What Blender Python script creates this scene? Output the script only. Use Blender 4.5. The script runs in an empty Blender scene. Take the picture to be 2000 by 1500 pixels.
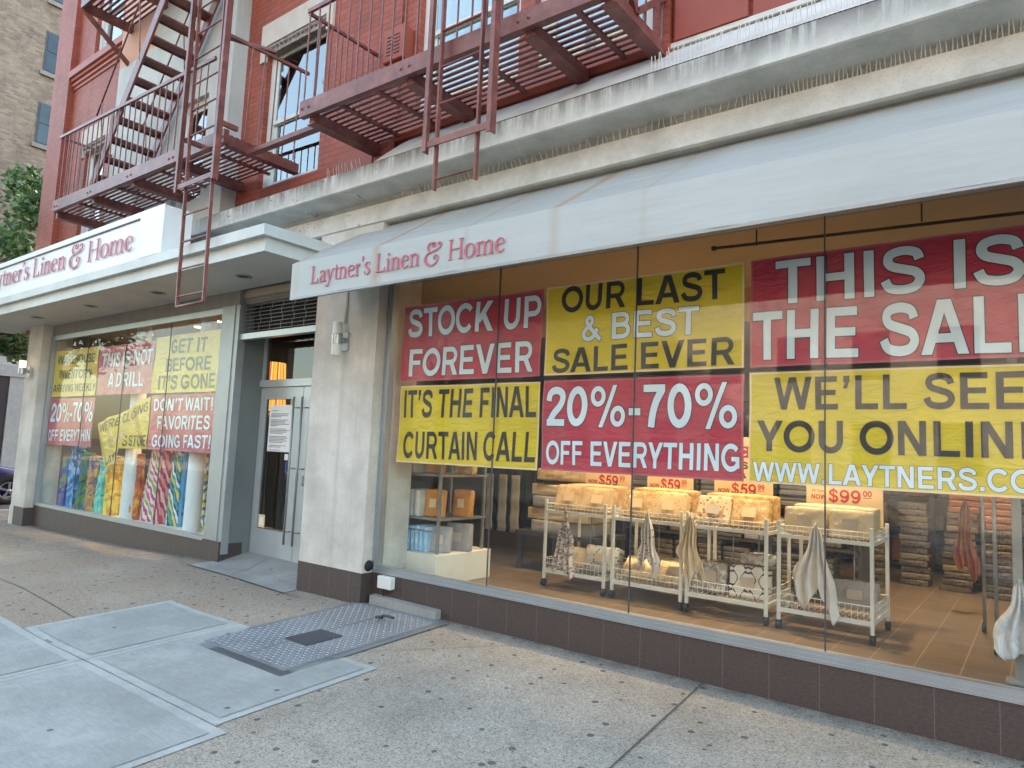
import bpy, math, random
from mathutils import Vector, Matrix
R = math.radians
random.seed(11)
S = bpy.context.scene
COL = S.collection

# ------------------------------------------------------------------ camera, sky, sun, exposure
cam = bpy.data.objects.new('camera', bpy.data.cameras.new('camera'))
COL.objects.link(cam)
S.camera = cam
cam.data.sensor_width = 36.0
cam.data.lens = 24.423
cam.data.clip_end = 600
YAW, PIT, ROL = R(127.3928), R(5.648), R(2.489)
fw = Vector((math.cos(PIT)*math.cos(YAW), math.cos(PIT)*math.sin(YAW), math.sin(PIT)))
rt = fw.cross(Vector((0, 0, 1))).normalized()
up = rt.cross(fw)
r2 = math.cos(ROL)*rt + math.sin(ROL)*up
u2 = -math.sin(ROL)*rt + math.cos(ROL)*up
cam.matrix_world = Matrix(((r2.x, u2.x, -fw.x, 0), (r2.y, u2.y, -fw.y, -4.73), (r2.z, u2.z, -fw.z, 1.5), (0, 0, 0, 1)))

W = bpy.data.worlds.new('World')
S.world = W
W.use_nodes = True
wn = W.node_tree
sky = wn.nodes.new('ShaderNodeTexSky')
sky.sky_type = 'NISHITA'
sky.sun_disc = False
SUN_EL, SUN_AZ = R(31), R(-32)           # azimuth measured from +Y, clockwise seen from above
sky.sun_elevation = SUN_EL
sky.sun_rotation = SUN_AZ
sky.air_density = 1.0
sky.dust_density = 1.9
sky.ozone_density = 0.0
bg = wn.nodes['Background']
bg.inputs['Strength'].default_value = 0.15
wb = wn.nodes.new('ShaderNodeMix'); wb.data_type = 'RGBA'; wb.blend_type = 'MULTIPLY'
wb.inputs[0].default_value = 1.0
wb.inputs[7].default_value = (.985, 1.0, .885, 1)          # white balance tint on the sky colour, cuts the blue
wn.links.new(sky.outputs[0], wb.inputs[6])
wn.links.new(wb.outputs[2], bg.inputs['Color'])
sl = bpy.data.lights.new('sun', 'SUN')
sl.energy = 2.2
sl.angle = R(0.5)
sl.color = (1.0, 0.9, 0.76)
so = bpy.data.objects.new('sun', sl)
COL.objects.link(so)
sd = Vector((math.sin(SUN_AZ)*math.cos(SUN_EL), math.cos(SUN_AZ)*math.cos(SUN_EL), math.sin(SUN_EL)))
so.rotation_euler = sd.to_track_quat('Z', 'Y').to_euler()
so.location = sd*60
S.view_settings.view_transform = 'Standard'
S.view_settings.look = 'None'
S.view_settings.exposure = 3.25
S.view_settings.gamma = 1.0
S.cycles.max_bounces = 8
S.cycles.transparent_max_bounces = 16
S.cycles.sample_clamp_indirect = 4.0
S.cycles.caustics_reflective = False
S.cycles.caustics_refractive = False

# ------------------------------------------------------------------ node helpers
def lin(h):
    h = h.lstrip('#')
    c = [int(h[i:i+2], 16)/255 for i in (0, 2, 4)]
    return tuple(x/12.92 if x <= .04045 else ((x+.055)/1.055)**2.4 for x in c)+(1,)
class NT:
    def __init__(s, name, rough=.6, metal=0, spec=.5):
        s.m = bpy.data.materials.new(name)
        s.m.use_nodes = True
        s.t = s.m.node_tree
        s.b = s.t.nodes['Principled BSDF']
        s.b.inputs['Roughness'].default_value = rough
        s.b.inputs['Metallic'].default_value = metal
        s.b.inputs['Specular IOR Level'].default_value = spec
        s._pos = None
    def n(s, k, **kw):
        q = s.t.nodes.new('ShaderNode'+k)
        for a, v in kw.items():
            setattr(q, a, v)
        return q
    def l(s, a, b):
        s.t.links.new(a, b)
    def pos(s, obj=False):
        if obj:
            return s.n('TexCoord').outputs['Object']
        if s._pos is None:
            s._pos = s.n('NewGeometry').outputs['Position']
        return s._pos
    def mapv(s, v, scale=(1, 1, 1), rot=(0, 0, 0), loc=(0, 0, 0)):
        q = s.n('Mapping')
        q.inputs['Scale'].default_value = scale
        q.inputs['Rotation'].default_value = rot
        q.inputs['Location'].default_value = loc
        s.l(v, q.inputs['Vector'])
        return q.outputs[0]
    def noise(s, v, scale, detail=4, rough=.6, dist=0):
        q = s.n('TexNoise')
        q.inputs['Scale'].default_value = scale
        q.inputs['Detail'].default_value = detail
        q.inputs['Roughness'].default_value = rough
        q.inputs['Distortion'].default_value = dist
        s.l(v, q.inputs['Vector'])
        return q.outputs['Fac']
    def voro(s, v, scale, out='Distance', feat='F1', rnd=1, dim='3D'):
        q = s.n('TexVoronoi', voronoi_dimensions=dim)
        q.feature = feat
        q.inputs['Scale'].default_value = scale
        q.inputs['Randomness'].default_value = rnd
        s.l(v, q.inputs['Vector'])
        return q.outputs[out]
    def ramp(s, f, *st, interp='LINEAR'):
        q = s.n('ValToRGB')
        e = q.color_ramp
        e.interpolation = interp
        while len(e.elements) < len(st):
            e.elements.new(.5)
        for i, (p, c) in enumerate(st):
            e.elements[i].position = p
            e.elements[i].color = c if not isinstance(c, (int, float)) else (c, c, c, 1)
        s.l(f, q.inputs[0])
        return q.outputs[0]
    def mix(s, f, a, b, mode='MIX'):
        q = s.n('Mix', data_type='RGBA', blend_type=mode)
        for v, i in ((f, 0), (a, 6), (b, 7)):
            if hasattr(v, 'links') or hasattr(v, 'is_linked'):
                s.l(v, q.inputs[i])
            else:
                q.inputs[i].default_value = v
        return q.outputs[2]
    def math(s, op, a, b=0.0, c=None):
        q = s.n('Math', operation=op)
        for i, v in enumerate((a, b) if c is None else (a, b, c)):
            if hasattr(v, 'is_linked'):
                s.l(v, q.inputs[i])
            else:
                q.inputs[i].default_value = v
        return q.outputs[0]
    def sep(s, v):
        q = s.n('SeparateXYZ')
        s.l(v, q.inputs[0])
        return q.outputs
    def col(s, c):
        if hasattr(c, 'is_linked'):
            s.l(c, s.b.inputs['Base Color'])
        else:
            s.b.inputs['Base Color'].default_value = c
        return s
    def rough(s, f):
        s.l(f, s.b.inputs['Roughness'])
        return s
    def bump(s, h, strength=.3, dist=.01):
        q = s.n('Bump')
        q.inputs['Strength'].default_value = strength
        q.inputs['Distance'].default_value = dist
        s.l(h, q.inputs['Height'])
        s.l(q.outputs[0], s.b.inputs['Normal'])
        return s

def simple(name, c, rough=.6, metal=0, var=.12, vs=6, bump=0, bs=60, obj=False, spec=.5):
    t = NT(name, rough, metal, spec)
    c = lin(c) if isinstance(c, str) else c
    p = t.pos(obj)
    f = t.noise(p, vs, 5)
    d = tuple(x*(1-var) for x in c[:3])+(1,)
    e = tuple(min(1, x*(1+var)) for x in c[:3])+(1,)
    t.col(t.ramp(f, (.3, d), (.7, e)))
    if bump:
        t.bump(t.noise(p, bs, 4), bump, .004)
    return t.m

M = {}
# painted brick
def brick_mat(name, c1, c2, mort, axis, bw=.21, bh=.072, msize=.009, bs=.5):
    t = NT(name, .62)
    p = t.pos()
    x, y, z = t.sep(p)
    cb = t.n('CombineXYZ')
    t.l(x if axis == 'x' else y, cb.inputs[0])
    t.l(z, cb.inputs[1])
    b = t.n('TexBrick')
    b.inputs['Scale'].default_value = 1
    b.inputs['Brick Width'].default_value = bw
    b.inputs['Row Height'].default_value = bh
    b.inputs['Mortar Size'].default_value = msize
    b.inputs['Mortar Smooth'].default_value = .3
    b.inputs['Color1'].default_value = lin(c1)
    b.inputs['Color2'].default_value = lin(c2)
    b.inputs['Mortar'].default_value = lin(mort)
    t.l(cb.outputs[0], b.inputs['Vector'])
    dirt = t.ramp(t.noise(t.mapv(p, (1.6, 1.6, .9)), 1.3, 7, .7), (.32, (.62, .58, .58, 1)), (.5, (.95, .93, .93, 1)), (.7, (1.12, 1.1, 1.1, 1)))
    t.col(t.mix(1.0, b.outputs['Color'], dirt, 'MULTIPLY'))
    h = t.math('SUBTRACT', t.math('MULTIPLY', t.noise(p, 40, 3), .25), b.outputs['Fac'])
    t.bump(h, bs, .008)
    return t.m
M['brick'] = brick_mat('painted_red_brick', '#964632', '#a0503a', '#82402d', 'x', bs=.3)
M['brick_side'] = brick_mat('painted_red_brick_side', '#964733', '#9c4e3a', '#82402d', 'y')
M['tan_brick'] = brick_mat('tan_brick', '#8c765d', '#6a5641', '#766a5b', 'y', .25, .088, .016, .5)
M['tan_brick_x'] = brick_mat('tan_brick_front', '#8c765d', '#6a5641', '#766a5b', 'x', .42, .15, .03, .6)
M['sun_brick'] = brick_mat('buff_brick', '#a39c92', '#968d82', '#a09a90', 'x', .42, .15, .02, .4)
M['red_paint'] = simple('smooth_red_paint', '#91422f', .5, var=.1, vs=3, bump=.15, bs=25)
M['red_trim'] = simple('red_painted_stone', '#984833', .55, var=.08, vs=4)

def stucco(name, base, spec_d, stain, sc=1.0):
    t = NT(name, .85, 0, .25)
    p = t.pos()
    b = t.ramp(t.noise(p, 2.2, 6, .6), (.3, lin(stain)), (.62, lin(base)))
    sp = t.ramp(t.noise(p, 95*sc, 3, .8), (.36, 1.0), (.42, 0.0))
    b = t.mix(t.math('MULTIPLY', sp, .7), b, lin(spec_d))
    st = t.ramp(t.noise(t.mapv(p, (5, 5, .35)), 1.0, 5, .6), (.48, 0.0), (.72, .55))
    b = t.mix(st, b, lin(stain))
    x, y, z = t.sep(p)
    lo = t.n('MapRange'); lo.inputs[1].default_value = 1.0; lo.inputs[2].default_value = .28; t.l(z, lo.inputs[0])
    b = t.mix(t.math('MULTIPLY', lo.outputs[0], t.ramp(t.noise(t.mapv(p, (3, 3, 1.5)), 1.5, 6, .7), (.45, 0.0), (.75, .35))), b, lin(spec_d))
    for rx, w_, s_ in ((-5.70, .05, .4), (-5.45, .02, .2)):
        dd = t.math('SUBTRACT', 1.0, t.math('DIVIDE', t.math('ABSOLUTE', t.math('SUBTRACT', x, rx)), t.math('MULTIPLY', t.noise(t.mapv(p, (4, 4, 2)), 2, 4), w_*2)))
        b = t.mix(t.math('MULTIPLY', t.math('MAXIMUM', dd, 0.0), s_), b, lin('#a8a098'))
    t.col(b)
    t.bump(t.noise(p, 130*sc, 3), .35, .004)
    return t.m
M['stucco'] = stucco('speckled_cast_stone', '#d0cdc5', '#94918b', '#b4b0a7')
M['stucco_side'] = M['stucco']
def cornice_mat():
    t = NT('weathered_concrete', .85, 0, .25)
    p = t.pos()
    x, y, z = t.sep(p)
    b = t.ramp(t.noise(p, 3, 6, .65), (.3, lin('#b0b0a9')), (.65, lin('#d2d2cb')))
    sp = t.ramp(t.noise(p, 110, 3, .8), (.38, 1.0), (.45, 0.0))
    b = t.mix(t.math('MULTIPLY', sp, .4), b, lin('#9a978f'))
    streak = t.math('MULTIPLY_ADD', t.noise(t.mapv(p, (17, 3, .8)), 1.0, 5, .7), .5, t.math('MULTIPLY', t.noise(t.mapv(p, (2.3, 1, .6)), 1.0, 6, .75), .5))
    hi = t.ramp(z, (0, 0.0), (1, 1.0))
    m = t.n('MapRange')
    m.inputs[1].default_value = 4.08
    m.inputs[2].default_value = 4.27
    t.l(z, m.inputs[0])
    k = t.math('MULTIPLY', t.ramp(streak, (.41, 0.0), (.53, 1.0)), m.outputs[0])
    b = t.mix(t.math('MULTIPLY', k, .75), b, lin('#4a423d'))
    pe = t.ramp(t.noise(p, 9, 4, .7, 1.5), (.62, 0.0), (.64, 1.0))
    left = t.n('MapRange')
    left.inputs[1].default_value = -4.2
    left.inputs[2].default_value = -6.0
    t.l(x, left.inputs[0])
    b = t.mix(t.math('MULTIPLY', t.math('MULTIPLY', pe, left.outputs[0]), .8), b, lin('#8a6558'))
    t.col(b)
    t.bump(t.noise(p, 60, 5, .7), .4, .006)
    return t.m
M['cornice'] = cornice_mat()
M['plaster'] = NT('white_painted_plaster', .75)
t = M['plaster']
p = t.pos()
x, y, z = t.sep(p)
b = t.ramp(t.noise(p, 1.5, 5), (.3, lin('#aeafa8')), (.7, lin('#c2c3bc')))
st = t.ramp(t.noise(t.mapv(p, (6, 6, .5)), 1, 5, .65), (.5, 0.0), (.75, .5))
b = t.mix(st, b, lin('#a39a8c'))
pk = t.math('MULTIPLY', t.math('GREATER_THAN', z, 7.51), t.math('LESS_THAN', x, -10.75))
b = t.mix(t.math('MULTIPLY', pk, .95), b, lin('#d39a7a'))
t.col(b).bump(t.noise(p, 30, 4), .2, .004)
M['plaster'] = t.m
M['zinc'] = simple('grey_zinc_flashing', '#cdc9c0', .5, .05, var=.18, vs=3, bump=.5, bs=5)
M['alu'] = simple('brushed_aluminium', '#a7adb1', .38, .7, var=.06, vs=5)
M['alu_dark'] = simple('grey_aluminium', '#979c9d', .45, .35, var=.08, vs=3)
M['grey_panel'] = simple('grey_painted_panel', '#6f7574', .5, .1, var=.08, vs=2)
M['door_metal'] = simple('satin_door_metal', '#b4bcbe', .4, .35, var=.05, vs=4)
M['steel'] = simple('dull_steel', '#94989a', .38, .45, var=.1)
M['rubber'] = simple('black_rubber', '#1c1c1d', .7)
M['black'] = simple('black_metal', '#141414', .5)
M['darkgap'] = simple('dark_gap', '#1d1b1a', .9)

def white_metal(name, base, dirt, streak=.5):
    t = NT(name, .45)
    p = t.pos()
    b = t.ramp(t.noise(p, 1.1, 5, .6), (.35, lin(dirt)), (.6, lin(base)))
    st = t.ramp(t.noise(t.mapv(p, (9, 4, .6)), 1, 4, .6), (.52, 0.0), (.75, streak))
    t.col(t.mix(st, b, lin(dirt)))
    return t.m
M['canopy'] = white_metal('white_canopy_metal', '#c9cdca', '#b4b9b6')
M['soffit'] = white_metal('canopy_soffit_paint', '#c9cac5', '#bcbdb7', .2)
M['sign_white'] = white_metal('white_sign_face', '#eceeed', '#e2e5e4', .2)
def awning_mat():
    t = NT('white_vinyl_awning', .5)
    p = t.pos()
    x, y, z = t.sep(p)
    b = t.ramp(t.noise(t.mapv(p, (.8, 2, 2)), 1.2, 5, .6), (.3, lin('#a3aaa9')), (.62, lin('#aeb4b2')))
    gr = t.ramp(t.noise(t.mapv(p, (.5, 9, 7)), 1.5, 5, .7), (.3, .3), (.75, .95))
    m = t.n('MapRange')
    m.inputs[1].default_value = 3.186
    m.inputs[2].default_value = 3.20
    t.l(z, m.inputs[0])
    b = t.mix(t.math('MULTIPLY', gr, m.outputs[0]), b, lin('#999489'))
    # rust streaks that follow the frame ribs
    for rx, w, s_ in ((-4.42, .11, .95), (-2.62, .1, .8), (-5.52, .1, .5), (-3.42, .06, .55), (-1.95, .06, .35)):
        d = t.math('ABSOLUTE', t.math('SUBTRACT', x, rx))
        wob = t.math('MULTIPLY', t.noise(t.mapv(p, (3, 4, 3)), 1.5, 3), w*1.4)
        k = t.math('SUBTRACT', 1.0, t.math('DIVIDE', d, wob))
        k = t.math('MULTIPLY', t.math('MULTIPLY', t.math('MAXIMUM', k, 0.0), s_), t.math('MULTIPLY_ADD', m.outputs[0], .62 if rx != -4.42 else .45, .38 if rx != -4.42 else .55))
        b = t.mix(k, b, lin('#9b7a4f'))
    t.col(b)
    t.bump(t.noise(t.mapv(p, (.6, 5, 5)), 1.2, 3), .35, .02)
    return t.m
M['awning'] = awning_mat()
def tile_mat():
    t = NT('dark_granite_tile', .55)
    p = t.pos()
    x, y, z = t.sep(p)
    b = t.ramp(t.noise(t.mapv(p, (40, 40, 70)), 1, 5, .75), (.3, lin('#2e2522')), (.55, lin('#473a36')), (.75, lin('#5b4d47')))
    b = t.mix(t.math('MULTIPLY', t.noise(p, 1.7, 4), .4), b, lin('#4e4542'))
    fr = t.math('FRACT', t.math('DIVIDE', t.math('ADD', x, 40.17), .305))
    j = t.math('LESS_THAN', fr, .014)
    b = t.mix(t.math('MULTIPLY', j, .35), b, lin('#8a807a'))
    t.col(b)
    t.bump(t.noise(t.mapv(p, (50, 50, 90)), 1, 4, .7), .55, .006)
    return t.m
M['tile'] = tile_mat()
def walk_mat():
    t = NT('exposed_aggregate_paving', .85, 0, .3)
    p = t.pos()
    b = t.ramp(t.noise(p, .8, 6, .62), (.28, lin('#837d72')), (.5, lin('#9f998d')), (.7, lin('#b0a99b')))
    bl = t.ramp(t.noise(t.mapv(p, (.5, 1.3, 1)), 1.1, 5, .65), (.54, 0.0), (.75, .55))
    b = t.mix(bl, b, lin('#b5a68f'))
    x, y, z = t.sep(p)
    tn = t.n('MapRange'); tn.inputs[1].default_value = -2.6; tn.inputs[2].default_value = -6.5; t.l(x, tn.inputs[0])   # older browner flags
    b = t.mix(t.math('MULTIPLY', t.math('MULTIPLY_ADD', tn.outputs[0], .8, .12), t.ramp(t.noise(p, .9, 5, .6), (.3, .45), (.6, 1.0))), b, lin('#9c8873'))
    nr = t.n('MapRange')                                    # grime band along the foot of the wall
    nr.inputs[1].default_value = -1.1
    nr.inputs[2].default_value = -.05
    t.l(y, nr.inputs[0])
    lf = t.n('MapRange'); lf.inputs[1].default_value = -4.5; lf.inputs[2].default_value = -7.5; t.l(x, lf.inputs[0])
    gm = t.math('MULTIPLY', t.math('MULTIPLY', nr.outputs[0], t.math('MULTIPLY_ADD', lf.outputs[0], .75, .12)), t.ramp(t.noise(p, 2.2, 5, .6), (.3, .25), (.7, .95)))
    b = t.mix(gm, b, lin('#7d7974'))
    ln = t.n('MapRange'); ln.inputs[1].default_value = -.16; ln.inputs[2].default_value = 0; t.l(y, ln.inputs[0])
    b = t.mix(t.math('MULTIPLY', t.math('MULTIPLY', ln.outputs[0], t.ramp(t.noise(p, 7, 4), (.3, .3), (.6, 1.0))), .9), b, lin('#57524d'))  # grime line at the wall foot, darkened to include contact shadow
    st2 = t.ramp(t.noise(p, 1.9, 6, .7, .6), (.56, 0.0), (.68, .45))
    b = t.mix(st2, b, lin('#857d74'))
    peb = t.voro(p, 120, 'Color')
    pr, pg, pb = t.sep(peb)
    cellv = t.ramp(pr, (0, (.6, .59, .58, 1)), (.25, (.87, .865, .855, 1)), (.7, (1.06, 1.06, 1.05, 1)), (1, (1.3, 1.3, 1.28, 1)))
    b = t.mix(1.0, b, cellv, 'MULTIPLY')
    ch = t.voro(p, 60, 'Color')
    cr, cg, cb_ = t.sep(ch)
    dd = t.voro(p, 60, 'Distance')
    spk = t.math('MULTIPLY', t.math('GREATER_THAN', cr, .8), t.math('LESS_THAN', dd, .3))
    b = t.mix(t.math('MULTIPLY', spk, .75), b, lin('#3b3836'))
    # chewing gum spots
    gd = t.voro(p, 4.4, 'Distance', dim='2D')
    gc = t.sep(t.voro(p, 4.4, 'Color', dim='2D'))[0]
    gum = t.math('MULTIPLY', t.math('GREATER_THAN', gc, .45), t.math('LESS_THAN', t.math('ADD', gd, t.math('MULTIPLY', t.noise(p, 30, 2), .05)), t.math('ADD', .055, t.math('MULTIPLY', gc, .065))))
    b = t.mix(t.math('MULTIPLY', gum, .8), b, t.mix(t.noise(p, 1.5, 2), lin('#2a2827'), lin('#5a5651')))
    t.col(b)
    t.bump(t.math('ADD', t.voro(p, 75), t.noise(p, 200, 3)), .35, .004)
    return t.m
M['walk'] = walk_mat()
def conc_mat(name, a, b_, gum=True):
    t = NT(name, .85, 0, .3)
    p = t.pos()
    b = t.ramp(t.noise(p, 1.4, 8, .74), (.3, tuple(q*.82 for q in lin(a)[:3])+(1,)), (.5, lin(a)), (.72, lin(b_)))
    br = t.ramp(t.noise(t.mapv(p, (9, 60, 9), (0, 0, .3)), 1, 3, .7), (.3, .9), (.7, 1.06))
    b = t.mix(1.0, b, br, 'MULTIPLY')
    fine = t.ramp(t.noise(p, 170, 2, .8), (.3, .86), (.7, 1.1))
    b = t.mix(1.0, b, fine, 'MULTIPLY')
    if gum:
        gd = t.voro(p, 2.3, 'Distance', dim='2D')
        gc = t.sep(t.voro(p, 2.3, 'Color', dim='2D'))[0]
        g = t.math('MULTIPLY', t.math('GREATER_THAN', gc, .72), t.math('LESS_THAN', gd, .04))
        b = t.mix(t.math('MULTIPLY', g, .7), b, lin('#3c3b3b'))
    t.col(b)
    t.bump(t.noise(p, 90, 4, .7), .25, .003)
    return t.m
M['conc'] = conc_mat('new_grey_concrete', '#9a9b95', '#afb0a9')
M['conc_edge'] = conc_mat('tooled_concrete_edge', '#aaaba4', '#bcbdb5', False)
M['conc_old'] = conc_mat('worn_concrete', '#94938e', '#aaa8a2')
M['joint'] = simple('dark_joint_filler', '#57534c', .95, var=.3, vs=20)
M['joint_pale'] = simple('pale_joint_grout', '#84827c', .95, var=.3, vs=6)
M['lozenge'] = simple('worn_raised_steel', '#a1a4a6', .4, .3, var=.12, vs=4)
M['asphalt'] = simple('asphalt', (.05, .05, .052, 1), .9, var=.25, vs=8, bump=.4, bs=120)
M['plate'] = simple('diamond_plate_steel', '#86898c', .45, .3, var=.2, vs=2.5)
M['plate_dark'] = simple('dark_plate', '#4c4d52', .6, .3, var=.15, vs=14)
def iron_mat():
    t = NT('maroon_fire_escape_paint', .42)
    p = t.pos()
    b = t.ramp(t.noise(p, 5, 6, .65), (.3, lin('#5a322d')), (.55, lin('#7c4840')), (.75, lin('#966156')))
    ru = t.ramp(t.noise(p, 18, 5, .7), (.63, 0.0), (.7, .7))
    b = t.mix(ru, b, lin('#3f2420'))
    t.col(b)
    t.bump(t.noise(p, 60, 4), .25, .003)
    return t.m
M['iron'] = iron_mat()
M['white_frame'] = simple('white_window_frame', '#d3d3cb', .5, var=.07, vs=5)
M['lintel'] = simple('painted_stone_lintel', '#c3b8ab', .75, var=.1, vs=5, bump=.3, bs=40)
M['carved'] = simple('carved_terracotta', '#8f857b', .8, var=.5, vs=22, bump=1.0, bs=28)
M['curtain'] = simple('white_curtain', '#eceeee', .8, var=.06, vs=8)
M['dark_room'] = simple('dark_room', '#2a2725', .9)

def glass_mat(name, f0=.05, tint=(1, 1, 1, 1), k=1.0):
    m = bpy.data.materials.new(name)
    m.use_nodes = True
    t = m.node_tree
    t.nodes.clear()
    o = t.nodes.new('ShaderNodeOutputMaterial')
    g = t.nodes.new('ShaderNodeBsdfGlossy')
    g.inputs['Roughness'].default_value = 0.0
    tr = t.nodes.new('ShaderNodeBsdfTransparent')
    tr.inputs[0].default_value = tint
    lw = t.nodes.new('ShaderNodeLayerWeight')
    lw.inputs[0].default_value = .5
    pw = t.nodes.new('ShaderNodeMath'); pw.operation = 'POWER'
    t.links.new(lw.outputs['Facing'], pw.inputs[0]); pw.inputs[1].default_value = 4.5
    ma = t.nodes.new('ShaderNodeMath'); ma.operation = 'MULTIPLY_ADD'
    t.links.new(pw.outputs[0], ma.inputs[0]); ma.inputs[1].default_value = (1-f0)*k; ma.inputs[2].default_value = f0
    geo = t.nodes.new('ShaderNodeNewGeometry')
    inv = t.nodes.new('ShaderNodeMath'); inv.operation = 'SUBTRACT'
    inv.inputs[0].default_value = 1; t.links.new(geo.outputs['Backfacing'], inv.inputs[1])
    mu = t.nodes.new('ShaderNodeMath'); mu.operation = 'MULTIPLY'
    t.links.new(ma.outputs[0], mu.inputs[0]); t.links.new(inv.outputs[0], mu.inputs[1])
    mx = t.nodes.new('ShaderNodeMixShader')
    t.links.new(mu.outputs[0], mx.inputs[0])
    t.links.new(tr.outputs[0], mx.inputs[1])
    t.links.new(g.outputs[0], mx.inputs[2])
    if name == 'shop_glass':
        df = t.nodes.new('ShaderNodeBsdfDiffuse'); df.inputs[0].default_value = (.8, .8, .78, 1)
        nz_ = t.nodes.new('ShaderNodeTexNoise'); nz_.inputs['Scale'].default_value = 1.1; nz_.inputs['Detail'].default_value = 6
        mp = t.nodes.new('ShaderNodeMapping'); mp.inputs['Scale'].default_value = (1.0, 1, 3.2); mp.inputs['Rotation'].default_value = (0, .5, 0)
        t.links.new(geo.outputs['Position'], mp.inputs[0]); t.links.new(mp.outputs[0], nz_.inputs['Vector'])
        rp = t.nodes.new('ShaderNodeMapRange'); rp.inputs[1].default_value = .35; rp.inputs[2].default_value = .75; rp.inputs[3].default_value = .003; rp.inputs[4].default_value = .024
        t.links.new(nz_.outputs['Fac'], rp.inputs[0])
        m2 = t.nodes.new('ShaderNodeMixShader')
        t.links.new(rp.outputs[0], m2.inputs[0]); t.links.new(mx.outputs[0], m2.inputs[1]); t.links.new(df.outputs[0], m2.inputs[2])
        mx = m2
    t.links.new(mx.outputs[0], o.inputs[0])
    return m
M['glass'] = glass_mat('shop_glass', .055, (.97, .985, .975, 1), .14)
M['door_glass'] = glass_mat('tinted_door_glass', .07, (.55, .56, .56, 1), .3)
M['upglass'] = glass_mat('house_glass', .24, (.8, .85, .85, 1))
M['pane_dark'] = simple('dark_window_glass', '#20262b', .06, 0, var=.2, vs=1.2, spec=1.0)

def emit(name, c, s):
    m = bpy.data.materials.new(name)
    m.use_nodes = True
    b = m.node_tree.nodes['Principled BSDF']
    b.inputs['Base Color'].default_value = c
    b.inputs['Emission Color'].default_value = c
    b.inputs['Emission Strength'].default_value = s
    return m
M['bulb'] = emit('warm_bulb', (1, .78, .5, 1), 9)
M['sconce_on'] = emit('sconce_glow', (1, .74, .45, 1), .25)
M['sconce'] = simple('white_sconce_glass', '#d6d6cf', .3, var=.04)
M['shop_floor'] = None
t = NT('brown_floor_tile', .35)
p = t.pos()
x, y, z = t.sep(p)
b = t.ramp(t.noise(t.mapv(p, (1.5, 14, 1)), 1, 5, .6), (.3, lin('#5e5040')), (.7, lin('#73624e')))
jx = t.math('LESS_THAN', t.math('FRACT', t.math('DIVIDE', t.math('ADD', x, 20.455), .27)), .02)
jy = t.math('LESS_THAN', t.math('FRACT', t.math('DIVIDE', t.math('ADD', y, 20.2), .6)), .008)
t.col(t.mix(t.math('MULTIPLY', t.math('MAXIMUM', jx, jy), .55), b, lin('#c0aa8d')))
M['shop_floor'] = t.m
M['shop_wall'] = simple('warm_shop_wall', '#8f7a60', .8, var=.08, vs=2)
M['shop_ceil'] = simple('shop_ceiling', '#a89c88', .85, var=.05, vs=2)
M['display_back'] = simple('grey_green_panel', '#39433c', .8, var=.1, vs=2)
def vinyl(name, c):
    t = NT(name, .38)
    p = t.pos()
    c = lin(c)
    t.col(t.ramp(t.noise(t.mapv(p, (1, 1, 2.5)), 2.2, 5), (.3, tuple(q*.86 for q in c[:3])+(1,)), (.7, tuple(min(1, q*1.06) for q in c[:3])+(1,))))
    t.bump(t.noise(t.mapv(p, (2.2, 1, 5)), 2.4, 4, .55, 1.2), .8, .02)
    return t.m
M['red_vinyl'] = vinyl('red_vinyl_banner', '#bb2a49')
M['yel_vinyl'] = vinyl('yellow_vinyl_banner', '#dcc112')
M['ink'] = simple('black_ink', '#16161a', .45)
M['whiteink'] = simple('white_ink', '#d6e6f4', .45, var=.02)  # blue tint of the white is reflected sky mixed into the colour
M['sign_red'] = simple('sign_letter_red', '#b45a6a', .5, var=.12, vs=9)
M['price_card'] = simple('cream_price_card', '#e9cfa4', .7, var=.03)
M['price_red'] = simple('price_red_ink', '#b8231c', .6)
M['paper'] = simple('white_paper', '#e8ecec', .8, var=.02)
M['greyink'] = simple('grey_print', '#8b9298', .8)
M['cart'] = simple('white_cart_enamel', '#d5dad7', .4, var=.04)
M['plinth'] = simple('white_plinth', '#d8d8cc', .6, var=.04)
M['col_white'] = simple('white_column_paint', '#d3dad6', .5, var=.04)

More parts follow.
